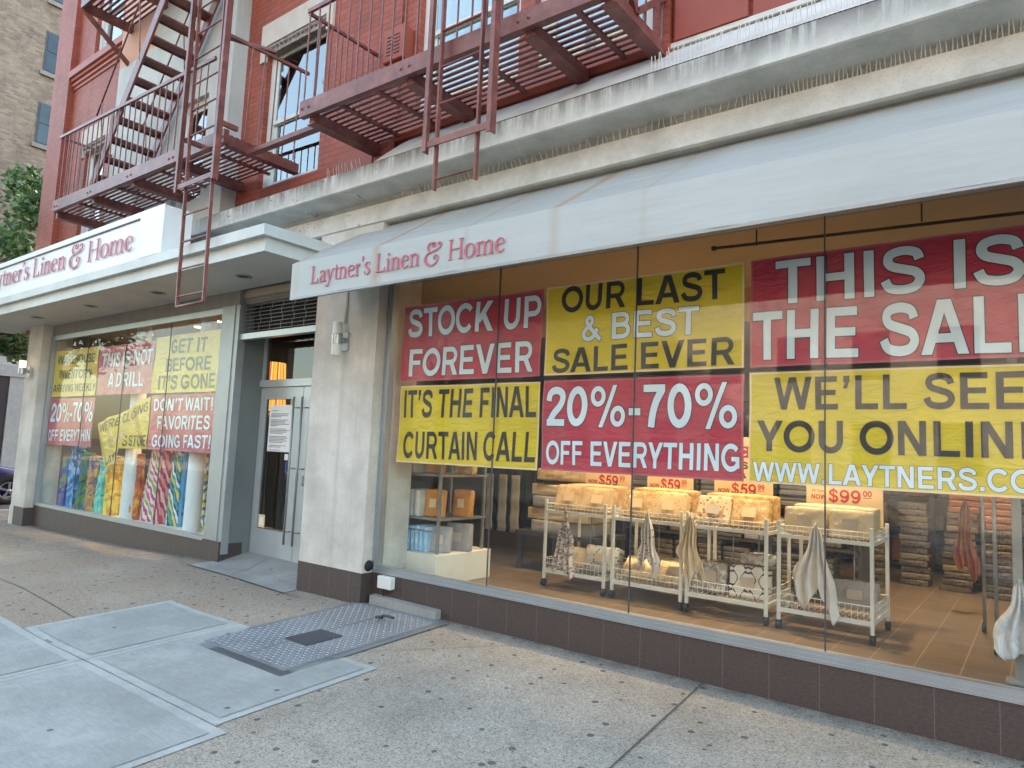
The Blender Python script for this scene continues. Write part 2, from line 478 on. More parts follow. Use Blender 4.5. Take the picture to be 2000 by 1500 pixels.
# ------------------------------------------------------------------ mesh helpers
class MB:
    def __init__(s):
        s.v, s.f, s.mi, s.sm = [], [], [], []
        s.k = 0
    def add(s, vs, fs, smooth=False):
        o = len(s.v)
        s.v += [tuple(a) for a in vs]
        for f in fs:
            s.f.append(tuple(i+o for i in f)); s.mi.append(s.k); s.sm.append(smooth)
        return s
    def box(s, x0, x1, y0, y1, z0, z1):
        if x0 > x1: x0, x1 = x1, x0
        if y0 > y1: y0, y1 = y1, y0
        if z0 > z1: z0, z1 = z1, z0
        return s.hexa([(x0, y0, z0), (x1, y0, z0), (x1, y1, z0), (x0, y1, z0), (x0, y0, z1), (x1, y0, z1), (x1, y1, z1), (x0, y1, z1)])
    def hexa(s, c):
        return s.add(c, [(3, 2, 1, 0), (4, 5, 6, 7), (0, 1, 5, 4), (1, 2, 6, 5), (2, 3, 7, 6), (3, 0, 4, 7)])
    def bev(s, x0, x1, y0, y1, z0, z1, b=.01):
        # chamfered box
        X, Y, Z = (x0, x1), (y0, y1), (z0, z1)
        v, id_ = [], {}
        for i in (0, 1):
            for j in (0, 1):
                for k in (0, 1):
                    sx, sy, sz = (1-2*i), (1-2*j), (1-2*k)
                    for a in range(3):
                        q = [X[i]+sx*b, Y[j]+sy*b, Z[k]+sz*b]
                        q[a] = (X[i], Y[j], Z[k])[a]
                        id_[(i, j, k, a)] = len(v); v.append(tuple(q))
        f = []
        f += [[id_[(0, 0, 0, 0)], id_[(0, 0, 1, 0)], id_[(0, 1, 1, 0)], id_[(0, 1, 0, 0)]], [id_[(1, 0, 0, 0)], id_[(1, 1, 0, 0)], id_[(1, 1, 1, 0)], id_[(1, 0, 1, 0)]]]
        f += [[id_[(0, 0, 0, 1)], id_[(1, 0, 0, 1)], id_[(1, 0, 1, 1)], id_[(0, 0, 1, 1)]], [id_[(0, 1, 0, 1)], id_[(0, 1, 1, 1)], id_[(1, 1, 1, 1)], id_[(1, 1, 0, 1)]]]
        f += [[id_[(0, 0, 0, 2)], id_[(0, 1, 0, 2)], id_[(1, 1, 0, 2)], id_[(1, 0, 0, 2)]], [id_[(0, 0, 1, 2)], id_[(1, 0, 1, 2)], id_[(1, 1, 1, 2)], id_[(0, 1, 1, 2)]]]
        for i in (0, 1):
            for j in (0, 1):
                q = [id_[(i, j, 0, 0)], id_[(i, j, 1, 0)], id_[(i, j, 1, 1)], id_[(i, j, 0, 1)]]; f.append(q if (i+j) % 2 else q[::-1])
                q = [id_[(i, 0, j, 0)], id_[(i, 1, j, 0)], id_[(i, 1, j, 2)], id_[(i, 0, j, 2)]]; f.append(q if (i+j) % 2 == 0 else q[::-1])
                q = [id_[(0, i, j, 1)], id_[(1, i, j, 1)], id_[(1, i, j, 2)], id_[(0, i, j, 2)]]; f.append(q if (i+j) % 2 else q[::-1])
                for k in (0, 1):
                    q = [id_[(i, j, k, 0)], id_[(i, j, k, 1)], id_[(i, j, k, 2)]]; f.append(q if (i+j+k) % 2 else q[::-1])
        return s.add(v, f)
    def bar(s, p, q, w, h, upv=(0, 0, 1)):
        p, q = Vector(p), Vector(q)
        d = (q-p).normalized()
        u = Vector(upv)
        if abs(d.dot(u)) > .98: u = Vector((0, 1, 0))
        a = d.cross(u).normalized(); u = a.cross(d)
        a *= w/2; u *= h/2
        return s.hexa([p-a-u, p+a-u, q+a-u, q-a-u, p-a+u, p+a+u, q+a+u, q-a+u])
    def tube(s, pts, r, n=8, cap=True):
        pts = [Vector(p) for p in pts]
        rr = r if isinstance(r, (list, tuple)) else [r]*len(pts)
        vs, fs = [], []
        for i, p in enumerate(pts):
            d = (pts[min(i+1, len(pts)-1)]-pts[max(i-1, 0)]).normalized()
            u = Vector((0, 0, 1)) if abs(d.z) < .9 else Vector((1, 0, 0))
            a = d.cross(u).normalized(); b = d.cross(a)
            for k in range(n):
                t_ = 2*math.pi*k/n
                vs.append(p+rr[i]*(math.cos(t_)*a+math.sin(t_)*b))
        for i in range(len(pts)-1):
            for k in range(n):
                fs.append((i*n+k, i*n+(k+1) % n, (i+1)*n+(k+1) % n, (i+1)*n+k))
        s.add(vs, fs, True)
        if cap:
            o = len(s.v)-len(vs)
            s.f.append(tuple(o+k for k in range(n))[::-1]); s.mi.append(s.k); s.sm.append(False)
            s.f.append(tuple(o+(len(pts)-1)*n+k for k in range(n))); s.mi.append(s.k); s.sm.append(False)
        return s
    def lathe(s, c, prof, n=16, axis='z', a0=0, a1=2*math.pi):
        vs, fs = [], []
        full = abs(a1-a0-2*math.pi) < 1e-6
        m = n if full else n+1
        for (r, h) in prof:
            for k in range(m):
                a = a0+(a1-a0)*k/n
                x, y = r*math.cos(a), r*math.sin(a)
                q = (x, y, h) if axis == 'z' else ((x, h, y) if axis == 'y' else (h, x, y))
                vs.append((c[0]+q[0], c[1]+q[1], c[2]+q[2]))
        for i in range(len(prof)-1):
            for k in range(n):
                k2 = (k+1) % m
                fs.append((i*m+k, i*m+k2, (i+1)*m+k2, (i+1)*m+k))
        return s.add(vs, fs, True)
    def grid(s, nu, nv, fn, smooth=True):
        vs = [fn(i/nu, j/nv) for j in range(nv+1) for i in range(nu+1)]
        fs = [(j*(nu+1)+i, j*(nu+1)+i+1, (j+1)*(nu+1)+i+1, (j+1)*(nu+1)+i) for j in range(nv) for i in range(nu)]
        return s.add(vs, fs, smooth)
    def prism(s, pts, y0, y1):
        # polygon in x,z extruded in y
        n = len(pts)
        vs = [(a, y0, b) for a, b in pts]+[(a, y1, b) for a, b in pts]
        fs = [tuple(range(n)), tuple(range(2*n-1, n-1, -1))]+[(i, i+n, (i+1) % n+n, (i+1) % n) for i in range(n)]
        return s.add(vs, fs)
    def profile_x(s, pts, x0, x1):
        # polygon in y,z swept along x
        n = len(pts)
        vs = [(x0, a, b) for a, b in pts]+[(x1, a, b) for a, b in pts]
        fs = [tuple(range(n))[::-1], tuple(range(n, 2*n))]+[(i, (i+1) % n, (i+1) % n+n, i+n) for i in range(n)]
        return s.add(vs, fs)
    def build(s, name, mats, parent=None, local=False, fix=True):
        if not isinstance(mats, (list, tuple)): mats = [mats]
        me = bpy.data.meshes.new(name)
        vs = s.v
        o = bpy.data.objects.new(name, me)
        COL.objects.link(o)
        if parent is not None:
            if not local:
                L = WLOC[parent]
                vs = [(a-L[0], b-L[1], c-L[2]) for a, b, c in vs]
            o.parent = parent
            WLOC[o] = WLOC[parent]
        elif not local:
            xs, ys, zs = zip(*vs)
            L = ((min(xs)+max(xs))/2, (min(ys)+max(ys))/2, min(zs))
            vs = [(a-L[0], b-L[1], c-L[2]) for a, b, c in vs]
            o.location = L
            WLOC[o] = L
        else:
            WLOC[o] = (0, 0, 0)
        me.from_pydata(vs, [], s.f)
        for m in mats: me.materials.append(m)
        me.polygons.foreach_set('material_index', s.mi)
        me.polygons.foreach_set('use_smooth', s.sm)
        me.update()
        if fix:
            import bmesh
            b = bmesh.new(); b.from_mesh(me)
            bmesh.ops.recalc_face_normals(b, faces=b.faces)
            b.to_mesh(me); b.free()
        return o
WLOC = {}
def tag(o, label=None, cat=None, group=None, kind=None):
    if label: o['label'] = label
    if cat: o['category'] = cat
    if group: o['group'] = group
    if kind: o['kind'] = kind
    return o
def thing(name, loc, label, cat, group=None, rz=0):
    o = bpy.data.objects.new(name, None)
    COL.objects.link(o)
    o.location = loc
    o.rotation_euler = (0, 0, rz)
    o.empty_display_size = .2
    WLOC[o] = tuple(loc)
    return tag(o, label, cat, group)
def copy_tree(o, parent=None):
    c = o.copy()
    COL.objects.link(c)
    if parent is not None: c.parent = parent
    for ch in list(o.children):
        copy_tree(ch, c)
    return c
def lab(o, t_):
    o['label'] = t_
    return o

def wall_holes(mb, x0, x1, z0, z1, y, holes, depth=.2):
    xs = sorted({x0, x1, *[h[0] for h in holes], *[h[1] for h in holes]})
    zs = sorted({z0, z1, *[h[2] for h in holes], *[h[3] for h in holes]})
    for i in range(len(xs)-1):
        for j in range(len(zs)-1):
            cx, cz = (xs[i]+xs[i+1])/2, (zs[j]+zs[j+1])/2
            if any(h[0] < cx < h[1] and h[2] < cz < h[3] for h in holes): continue
            mb.add([(xs[i], y, zs[j]), (xs[i+1], y, zs[j]), (xs[i+1], y, zs[j+1]), (xs[i], y, zs[j+1])], [(0, 1, 2, 3)])
    for a, b, c, d in holes:
        e = y+depth
        mb.add([(a, y, c), (a, e, c), (a, e, d), (a, y, d)], [(0, 1, 2, 3)])
        mb.add([(b, y, c), (b, y, d), (b, e, d), (b, e, c)], [(0, 1, 2, 3)])
        mb.add([(a, y, d), (a, e, d), (b, e, d), (b, y, d)], [(0, 1, 2, 3)])
        mb.add([(a, y, c), (b, y, c), (b, e, c), (a, e, c)], [(0, 1, 2, 3)])

_tc = {}
def text_geo(s, off=0.0):
    k = (s, off)
    if k in _tc: return _tc[k]
    cu = bpy.data.curves.new('t', 'FONT')
    cu.body = s
    cu.size = 1
    cu.offset = off
    cu.resolution_u = 4
    o = bpy.data.objects.new('t', cu)
    COL.objects.link(o)
    dg = bpy.context.evaluated_depsgraph_get()
    me = bpy.data.meshes.new_from_object(o.evaluated_get(dg))
    vs = [(v.co.x, v.co.y) for v in me.vertices]
    fs = [tuple(p.vertices) for p in me.polygons]
    bpy.data.objects.remove(o)
    bpy.data.meshes.remove(me)
    bpy.data.curves.remove(cu)
    _tc[k] = (vs, fs)
    return vs, fs
CAPH = max(v[1] for v in text_geo('H')[0])
def put_text(mb, s, sub, BL, BR, TL, y, off, fn=None, sq=None):
    # affine fit of a text line onto the plane: baseline BL-BR spans the substring, TL is the cap line
    ref = text_geo(sub, 0.0)[0]
    x0, x1 = min(v[0] for v in ref), max(v[0] for v in ref)
    vs, fs = text_geo(s, off)
    ux, uz = (BR[0]-BL[0])/(x1-x0), (BR[1]-BL[1])/(x1-x0)
    hx, hz = 0.0, ((TL[1]-BL[1])-(TL[0]-BL[0])*uz/ux)/CAPH
    out = []
    for a, b in vs:
        a -= x0
        X, Z = BL[0]+a*ux+b*hx, BL[1]+a*uz+b*hz
        if sq: X = sq(X)
        out.append((X, y, Z) if fn is None else fn(X, y, Z))
    mb.add(out, [f[::-1] for f in fs])

# ------------------------------------------------------------------ ground
FX = [(-60, -.5), (-30, -.32), (-17, -.16), (-14, -.105), (-10.7, -.06), (-9, 0), (-8.2, .03), (-7.2, .02), (-6.2, -.01), (-5.2, 0), (40, 0)]
def gz(x, y):
    for (a, za), (b, zb) in zip(FX, FX[1:]):
        if a <= x <= b:
            f = za+(zb-za)*(x-a)/(b-a)
            break
    z = f+.045*max(min(y, 0), -5.25)
    if y > 0 and -8.1 < x < -6.1:
        z += .22*min(y, .45)
    return z
g = MB()
g.add([(-400, -400, -.62), (400, -400, -.62), (400, 400, -.62), (-400, 400, -.62)], [(0, 1, 2, 3)])
tag(g.build('ground', M['asphalt']), kind='structure')
g = MB()
NX = [(-17.4+.4*i) for i in range(85)]
NY = [-5.2, -4.6, -4, -3.4, -2.8, -2.2, -1.6, -1, -.5, -.2, 0, .2, .45]
vs = [(x, y, gz(x, y)) for y in NY for x in NX]
nx = len(NX)
g.add(vs, [(j*nx+i, j*nx+i+1, (j+1)*nx+i+1, (j+1)*nx+i) for j in range(len(NY)-1) for i in range(nx-1)], True)
SX = [-17.4, -17, -16.6, -16.2, -15.8, -15.25]
SY = [.45, 3, 7, 12, 20, 40]
g.add([(x, y, gz(x, 0)) for y in SY for x in SX], [(j*6+i, j*6+i+1, (j+1)*6+i+1, (j+1)*6+i) for j in range(5) for i in range(5)])
def strip(mb, p, q, w, dz=.006, n=10):
    p, q = Vector(p), Vector(q)
    d = (q-p).normalized(); a = Vector((-d.y, d.x))*w/2
    vs = []
    for i in range(n+1):
        c = p+(q-p)*i/n
        for s_ in (-1, 1):
            r = c+a*s_
            vs.append((r.x, r.y, gz(r.x, r.y)+dz))
    mb.add(vs, [(2*i, 2*i+2, 2*i+3, 2*i+1) for i in range(n)])
g.k = 1
for p, q, w in (((-1.87, 0), (-1.7, -2.6), .011), ((-10.3, -.02), (-9.75, -1.9), .009), ((-12.9, -.02), (-12.4, -2.5), .009),
                ((-6.95, -.33), (-5.9, -.33), .009), ((-4.2, -1.12), (-3.35, -.2), .005), ((-9.7, -1.9), (-6.7, -2.05), .008)):
    strip(g, p, q, w)
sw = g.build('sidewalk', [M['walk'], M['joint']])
tag(sw, kind='structure')
def sheet(mb, x0, x1, y0, y1, dz, nx_=8, ny_=6):
    mb.grid(nx_, ny_, lambda u, v: (x0+(x1-x0)*u, y0+(y1-y0)*v, gz(x0+(x1-x0)*u, y0+(y1-y0)*v)+dz))
g = MB()
for (x0, x1, y0, y1) in ((-6.68, -5.514, -2.434, -1.22), (-5.506, -3.76, -2.434, -1.22), (-9.4, -5.514, -4.3, -2.446), (-5.506, -3.62, -4.3, -2.446)):
    g.k = 1
    sheet(g, x0, x1, y0, y1, .005)
    g.k = 0
    e = .065
    sheet(g, x0+e, x1-e, y0+e, y1-e, .009)
g.k = 2
sheet(g, -6.70, -3.74, -2.47, -2.41, .003)
sheet(g, -5.53, -5.49, -4.3, -1.22, .003)
pv = g.build('pavement_slab', [M['conc'], M['conc_edge'], M['joint_pale']])
tag(pv, kind='structure')
g = MB()
sheet(g, -8.06, -6.19, -.32, .43, .006, 10, 8)
g.k = 1
strip(g, (-8.08, -.325), (-6.19, -.325), .016, .009)
strip(g, (-7.2, -.32), (-7.45, .3), .008, .011)
tag(g.build('door_ramp', [M['conc_old'], M['joint']]), kind='structure')
g = MB()
g.box(-17.65, 40, -5.36, -5.2, -.6, -.228)
g.box(-17.65, -17.4, -5.2, 40, -.6, -.17)
g.box(-27.4, -27.2, -5.2, 40, -.6, -.2)
g.box(-27.2, 40, -17.2, -17.0, -.6, -.24)
tag(g.build('kerb', M['conc_old']), kind='structure')
g = MB()
g.add([(-60, -17, -.37), (40, -17, -.37), (40, -5.36, -.37), (-60, -5.36, -.37)], [(0, 1, 2, 3)])
g.add([(-27.2, -5.36, -.366), (-17.65, -5.36, -.366), (-17.65, 0, -.27), (-27.2, 0, -.27)], [(0, 1, 2, 3)])
g.add([(-27.2, 0, -.27), (-17.65, 0, -.27), (-17.65, 40, -.27), (-27.2, 40, -.27)], [(0, 1, 2, 3)])
tag(g.build('road', M['asphalt']), kind='structure')
g = MB()
g.box(-30.2, -27.4, -5.2, 40, -.6, -.2)
g.box(-60, 40, -22, -17.2, -.6, -.24)
tag(g.build('far_sidewalk', M['conc_old']), kind='structure')

# ------------------------------------------------------------------ the corner building
BLD = thing('corner_building', (-5, 6, 0), 'red painted brick corner building with concrete cornice above a closing linen shop', 'building')
YB = .1
H_U = (-13.68, -12.58, 8.3, 10.2)
H_A = (-13.62, -12.72, 4.62, 6.64)
H_B = (-7.95, -6.72, 4.72, 6.64)
H_C = (-5.12, -3.78, 4.9, 6.95)
H_E = (-3.6, -2.42, 4.9, 6.95)
H_B2 = (-7.95, -6.72, 8.3, 10.2)
H_C2 = (-5.12, -3.78, 8.3, 10.2)
w = MB()
wall_holes(w, -14.46, 8, 4.3, 13.5, YB, [H_U, H_A, H_B, H_C, H_E, H_B2, H_C2], .16)
w.box(-15.22, -14.46, .0, .4, 3.3, 13.5)
w.box(-5.68, -5.36, .055, .1, 4.3, 13.5)
w.box(-2.36, -2.24, .02, .1, 4.3, 13.5)
w.build('brick_wall', M['brick'], BLD)
w = MB()
w.add([(-15.22, .4, -.4), (-15.22, 14, -.4), (-15.22, 14, 13.5), (-15.22, .4, 13.5)], [(0, 1, 2, 3)])
w.add([(8, .1, -.4), (8, 14, -.4), (8, 14, 13.5), (8, .1, 13.5)], [(0, 1, 2, 3)])
w.add([(-15.22, 14, -.4), (8, 14, -.4), (8, 14, 13.5), (-15.22, 14, 13.5)], [(0, 1, 2, 3)])
w.build('side_wall', M['brick_side'], BLD)
w = MB()
w.box(-15.3, 8.1, .15, 14.1, 13.5, 13.8)
w.box(-15.3, 8.1, -.1, .15, 13.3, 13.9)
w.build('roof', M['red_trim'], BLD)
w = MB()
w.box(-14.2, 8, .45, 13.9, 4.55, 4.7)
w.build('upper_floor', M['dark_room'], BLD)
w = MB()
w.box(-14.3, 8, 1.6, 1.7, 4.7, 13.4)
w.build('room_back', M['dark_room'], BLD)
# plaster bay
w = MB()
wall_holes(w, -11.97, -8.45, 4.3, 13.5, -.11, [(-9.78, -8.98, 4.75, 6.25)], .2)
w.add([(-8.45, -.11, 4.3), (-8.45, .1, 4.3), (-8.45, .1, 13.5), (-8.45, -.11, 13.5)], [(0, 1, 2, 3)])
w.add([(-11.97, -.11, 4.3), (-11.97, .1, 4.3), (-11.97, .1, 13.5), (-11.97, -.11, 13.5)], [(0, 1, 2, 3)])
w.build('plaster_bay', M['plaster'], BLD)
# sill courses
w = MB()
w.profile_x([(.1, 8.3), (-.01, 8.3), (-.01, 8.17), (.03, 8.15), (.03, 8.11), (.07, 8.09), (.05, 8.06), (.05, 8.02), (.08, 8.0), (.08, 7.95), (.1, 7.94)], -14.455, -12.0); w.build('sill_course', M['red_trim'], BLD); w = MB()
w.profile_x([(.1, 4.88), (.0, 4.88), (.0, 4.74), (.04, 4.7), (.1, 4.7)], -5.35, -2.37)
w.build('sill_course', M['red_trim'], BLD)
w = MB()
w.box(-2.2, -1.63, .045, .1, 4.755, 6.6); w.build('painted_panel', M['red_paint'], BLD); w = MB()
w.box(-1.6, 7.9, .075, .1, 4.755, 6.6); w.build('painted_panel', M['red_paint'], BLD); w = MB()
w.box(-6.3, -5.72, .07, .1, 4.45, 4.78)
w.build('painted_panel', M['red_paint'], BLD)
def window(h, nsash=True, lintel=False, curtain=False, y=.1):
    a, b, c, d = h
    yf = y+.07
    f = MB()
    fwid = .09
    f.box(a, a+fwid, yf, yf+.1, c, d); f.box(b-fwid, b, yf, yf+.1, c, d)
    f.box(a+fwid, b-fwid, yf, yf+.1, d-fwid, d); f.box(a+fwid, b-fwid, yf, yf+.1, c, c+.06)
    W_ = f.build('window', M['white_frame'], BLD)
    mid = c+(d-c)*.47
    s_ = MB()
    for (z0, z1, yy) in ((c+.06, mid+.02, yf+.055), (mid-.02, d-fwid, yf+.025)):
        s_.box(a+fwid, a+fwid+.05, yy, yy+.03, z0, z1); s_.box(b-fwid-.05, b-fwid, yy, yy+.03, z0, z1)
        s_.box(a+fwid+.05, b-fwid-.05, yy, yy+.03, z1-.05, z1); s_.box(a+fwid+.05, b-fwid-.05, yy, yy+.03, z0, z0+.05)
    s_.build('sash', M['white_frame'], W_)
    g_ = MB()
    g_.box(a+fwid+.05, b-fwid-.05, yf+.065, yf+.07, c+.1, mid-.03)
    g_.box(a+fwid+.05, b-fwid-.05, yf+.035, yf+.04, mid+.03, d-fwid-.05)
    g_.build('glass', M['upglass'], W_)
    if curtain:
        q = MB()
        n = 40
        def cf(u, v):
            return (a+(b-a)*u, y+.215+.02*math.sin(u*46), c+.05+(d-c-.05)*v)
        q.grid(n, 2, cf)
        q.build('curtain', M['curtain'], W_)
    if lintel:
        q = MB()
        q.box(a-.13, b+.13, y-.035, y+.02, d+.02, d+.33)
        q.box(a-.13, a-.01, y-.035, y+.02, d-.19, d+.02)
        q.box(b+.01, b+.13, y-.035, y+.02, d-.19, d+.02)
        q.build('lintel', M['lintel'], W_)
        q = MB()
        q.box(a, b, y-.02, y+.07, d-.11, d+.02)
        for i in range(14):
            x_ = a+(b-a)*(i+.5)/14
            q.tube([(x_, y-.03, d-.05), (x_+.03, y-.03, d-.02)], .022, 6)
        q.build('carved_band', M['carved'], W_)
    return W_
window(H_U); window(H_A, lintel=True, curtain=True); window(H_B, lintel=True); window(H_C, curtain=True); window(H_E, curtain=True)
window(H_B2, lintel=True); window(H_C2); window((-9.78, -8.98, 4.75, 6.25), y=-.11)
# cornice
w = MB()
cz0, cz1, cy = 4.055, 4.265, -.4
cav = [(-.15, 3.955)]
for i in range(7):
    a = math.pi/2*i/6
    cav.append((-.02-.33*(1-math.cos(a)), 3.97+.085*math.sin(a)))
prof = [(.1, 3.76)]
prof += [(-.13, 3.762), (-.15, 3.775), (-.15, 3.96), (-.09, 3.975), (-.06, 4.0), (-.1, 4.03), (-.2, 4.052), (-.32, 4.062), (-.385, 4.062), (cy, 4.072), (cy, 4.262), (-.36, 4.29), (.1, 4.4)]
w.profile_x(prof, -15.3, 8)
w.build('cornice', M['cornice'], BLD)
w = MB()
w.grid(50, 3, lambda u, v: (-5.15+13.1*u, -.385+.48*v, 4.28+.43*v+.012*math.sin(u*70+v*3)*math.sin(v*3)), True)
w.box(-5.15, 7.95, .06, .1, 4.71, 4.75)
w.build('zinc_flashing', M['zinc'], BLD, fix=False)
# shopfront
ws = MB()
ws.box(-15.22, 8, .1, .3, 3.22, 3.76)
ws.box(-15.1, -8.0, .012, .1, 3.2, 3.7)
ws.box(-8.0, -6.2, .25, .3, 2.9, 3.25)
ws.build('shop_header', simple('grey_header_render', '#85837d', .85, var=.12, vs=4), BLD)
w = MB()
w.box(-6.21, -5.225, -.14, .45, .285, 3.76); w.build('pillar', M['stucco'], BLD)
w = MB(); w.box(-14.55, -13.93, -.14, .35, .2, 3.4); w.build('pillar', M['stucco'], BLD)
w = MB(); w.box(3.1, 4.1, -.14, .45, .285, 3.76); w.build('pillar', M['stucco'], BLD)
w = MB()
w.box(-6.213, -5.222, -.145, .3, -.3, .285)
w.box(-14.4, -13.925, -.145, .3, -.4, .2)
w.box(-5.222, 3.1, 0, .3, -.3, .285)
w.box(3.1, 4.1, -.145, .3, -.3, .285)
w.box(4.1, 8, 0, .3, -.3, .285)
w.box(-13.925, -7.97, 0, .3, -.4, .245)
w.box(-8.34, -7.95, -.025, 0, -.3, .27)
w.build('tile_base', M['tile'], BLD)
w = MB()
w.box(-14.56, -14.38, -.15, .3, -.4, .2)
w.build('patched_base', M['stucco'], BLD)
# frames
w = MB()
for x0, x1 in ((-5.222, 3.1), (4.1, 8)):
    w.box(x0, x1, -.012, .045, .287, .306); w.box(x0, x1, .0, .045, .306, .332); w.box(x0, x1, .012, .075, .332, .352)
    w.box(x0, x1, 0, .06, 3.15, 3.22)
w.box(-5.222, -5.17, .0, .075, .352, 3.15); w.box(3.05, 3.1, 0, .075, .352, 3.15); w.box(-5.222, -5.19, -.02, 0, .31, 3.2)
w.box(-13.925, -8.335, -.012, .07, .247, .30)
w.box(-13.925, -13.84, -.005, .07, .30, 3.2); w.box(-13.84, -8.335, .015, .07, 3.12, 3.2)
w.build('window_frame', M['alu'], BLD)
w = MB()
w.box(-8.335, -8.04, -.012, .1, .272, 3.2); w.box(-8.04, -7.95, .0, .1, .12, 3.2)
w.build('door_post', M['alu_dark'], BLD)
w = MB()
w.box(-8.0, -7.972, .1, .42, .06, 3.2)
w.box(-8.02, -8.0, .02, .45, .06, 3.2)
w.build('recess_panel', M['grey_panel'], BLD)
XM = [-5.195, -3.838, -2.474, -1.106, .262, 1.63, 3.05]
for a, b in zip(XM, XM[1:]):
    w = MB(); w.box(a+.004, b-.004, .05, .058, .34, 3.16)
    w.build('glass_pane', M['glass'], BLD)
w = MB()
for a in XM[1:-1]: w.box(a-.0035, a+.0035, .047, .061, .352, 3.15)
w.build('pane_joint', M['plate_dark'], BLD)
XL = [-13.84, -12.47, -11.1, -9.75, -8.34]
for a, b in zip(XL, XL[1:]):
    w = MB(); w.box(a+.004, b-.004, .05, .058, .29, 3.13)
    w.build('glass_pane', M['glass'], BLD)
w = MB()
for a in XL[1:-1]: w.box(a-.0035, a+.0035, .047, .061, .30, 3.12)
w.build('pane_joint', M['plate_dark'], BLD)
# door
YD = .4
for dx0, dx1, hx in ((-7.965, -7.085, -7.18), (-7.075, -6.21, -7.015)):
    d = MB()
    d.box(dx0, dx0+.12, YD, YD+.045, .1, 2.19); d.box(dx1-.2 if dx0 < -7.5 else dx1-.12, dx1, YD, YD+.045, .1, 2.19)
    ix0, ix1 = dx0+.12, (dx1-.2 if dx0 < -7.5 else dx1-.12)
    if dx0 > -7.5:
        d = MB()
        d.box(dx0, dx0+.16, YD, YD+.045, .1, 2.19); d.box(dx1-.12, dx1, YD, YD+.045, .1, 2.19)
        ix0, ix1 = dx0+.16, dx1-.12
    d.box(ix0, ix1, YD, YD+.045, 2.04, 2.19); d.box(ix0, ix1, YD, YD+.045, .1, .43)
    D = d.build('door', M['door_metal'], BLD)
    q = MB(); q.box(ix0, ix1, YD+.018, YD+.026, .43, 2.04); q.build('glass', M['door_glass'], D)
    q = MB()
    q.tube([(hx, YD-.06, .3), (hx, YD-.06, 2.06)], .014, 10)
    for z_ in (.45, 1.2, 1.93):
        q.tube([(hx, YD-.06, z_), (hx+(.05 if hx > -7.1 else .04), YD, z_)], .009, 6)
    q.build('handle', M['steel'], D)
w = MB()
w.tube([(-6.98, YD-.012, 1.02), (-6.98, YD, 1.02)], .022, 10)
w.box(-6.995, -6.965, YD-.008, YD, 1.05, 1.12)
w.build('door_lock', M['steel'], BLD)
w = MB()
w.box(-7.972, -6.205, .03, .12, 2.76, 2.83); w.build('grille_bar', M['door_metal'], BLD); w = MB()
w.box(-7.972, -6.205, YD-.03, YD+.07, 2.195, 2.285)
w.box(-7.972, -7.93, YD-.005, YD+.07, 2.285, 3.2)
w.build('door_frame', M['door_metal'], BLD); w = MB(); w.box(-7.972, -6.205, YD-.01, YD+.06, .04, .098)
w.build('threshold', M['door_metal'], BLD)
w = MB(); w.box(-7.93, -6.205, YD+.02, YD+.028, 2.285, 2.9)
w.build('transom_pane', M['door_glass'], BLD)
w = MB()
for i in range(8):
    z_ = 2.86+i*.046
    w.tube([(-7.94, .06, z_), (-6.21, .06, z_)], .005, 5)
for i in range(8):
    x_ = -7.84+i*.225
    for j in range(4):
        zz = 2.85+j*.09
        w.tube([(x_+(.03 if j % 2 else 0), .066, zz), (x_+(.03 if j % 2 else 0), .066, zz+.09)], .004, 5)
w.build('roll_grille', M['steel'], BLD)
w = MB(); w.box(-7.95, -6.2, .21, .24, 2.83, 3.25)
w.build('grille_housing', M['darkgap'], BLD)
# shop interior
w = MB(); w.box(-14.2, 7.9, .47, 9, .05, .15)
w.build('shop_floor', M['shop_floor'], BLD)
w = MB(); w.box(-14.2, 7.9, .08, 9, 3.3, 3.4)
w.build('shop_ceiling', M['shop_ceil'], BLD)
w = MB()
w.box(-14.2, 7.9, 8.9, 9.0, .15, 3.3); w.box(-14.2, -14.1, .3, 8.9, .15, 3.3); w.box(7.8, 7.9, .3, 8.9, .15, 3.3)
w.box(-8.12, -8.03, .12, .5, .15, 3.3)
w.box(-6.1, -5.45, .46, .62, .15, 3.3)
w.build('shop_wall', M['shop_wall'], BLD)
w = MB(); w.box(-6.2, 7.8, 2.3, 2.4, 2.95, 3.3); w.build('bulkhead', simple('glow_tinted_bulkhead', '#c29a66', .8, var=.06, vs=2), BLD)  # lighter orange tone puts lamp glow into the wall colour
w = MB(); w.box(-13.9, -9.6, 1.5, 1.56, .15, 2.45)
w.build('display_back', M['display_back'], BLD)
w = MB(); w.box(-13.9, -8.35, .302, 1.5, .05, .25); w.box(-13.9, -8.35, .08, .302, .246, .25); w.box(-5.2, 3.1, .06, .301, .285, .30); w.box(-5.4, 7.8, .302, .469, .05, .145)
w.build('display_step', M['plinth'], BLD)

# ------------------------------------------------------------------ bold grotesque lettering for the banners
def _arc(cx, cy, rx, ry, a0, a1, n=14):
    return [(cx+rx*math.cos(R(a0+(a1-a0)*i/n)), cy+ry*math.sin(R(a0+(a1-a0)*i/n))) for i in range(n+1)]
def _sm(pts, n=4):
    P_ = [Vector(p) for p in pts]
    o = []
    for i in range(len(P_)-1):
        p0, p1, p2, p3 = P_[max(i-1, 0)], P_[i], P_[i+1], P_[min(i+2, len(P_)-1)]
        for k in range(n):
            t = k/n
            o.append(.5*((2*p1)+(-p0+p2)*t+(2*p0-5*p1+4*p2-p3)*t*t+(-p0+3*p1-3*p2+p3)*t**3))
    return [(v.x, v.y) for v in o]+[tuple(P_[-1])]
_S = [(.79, .70), (.72, .85), (.48, .915), (.24, .86), (.18, .72), (.26, .6), (.48, .52), (.72, .43), (.8, .28), (.7, .13), (.47, .085), (.22, .14), (.12, .31)]
_st = ('r', .1, .3, 0, 1)
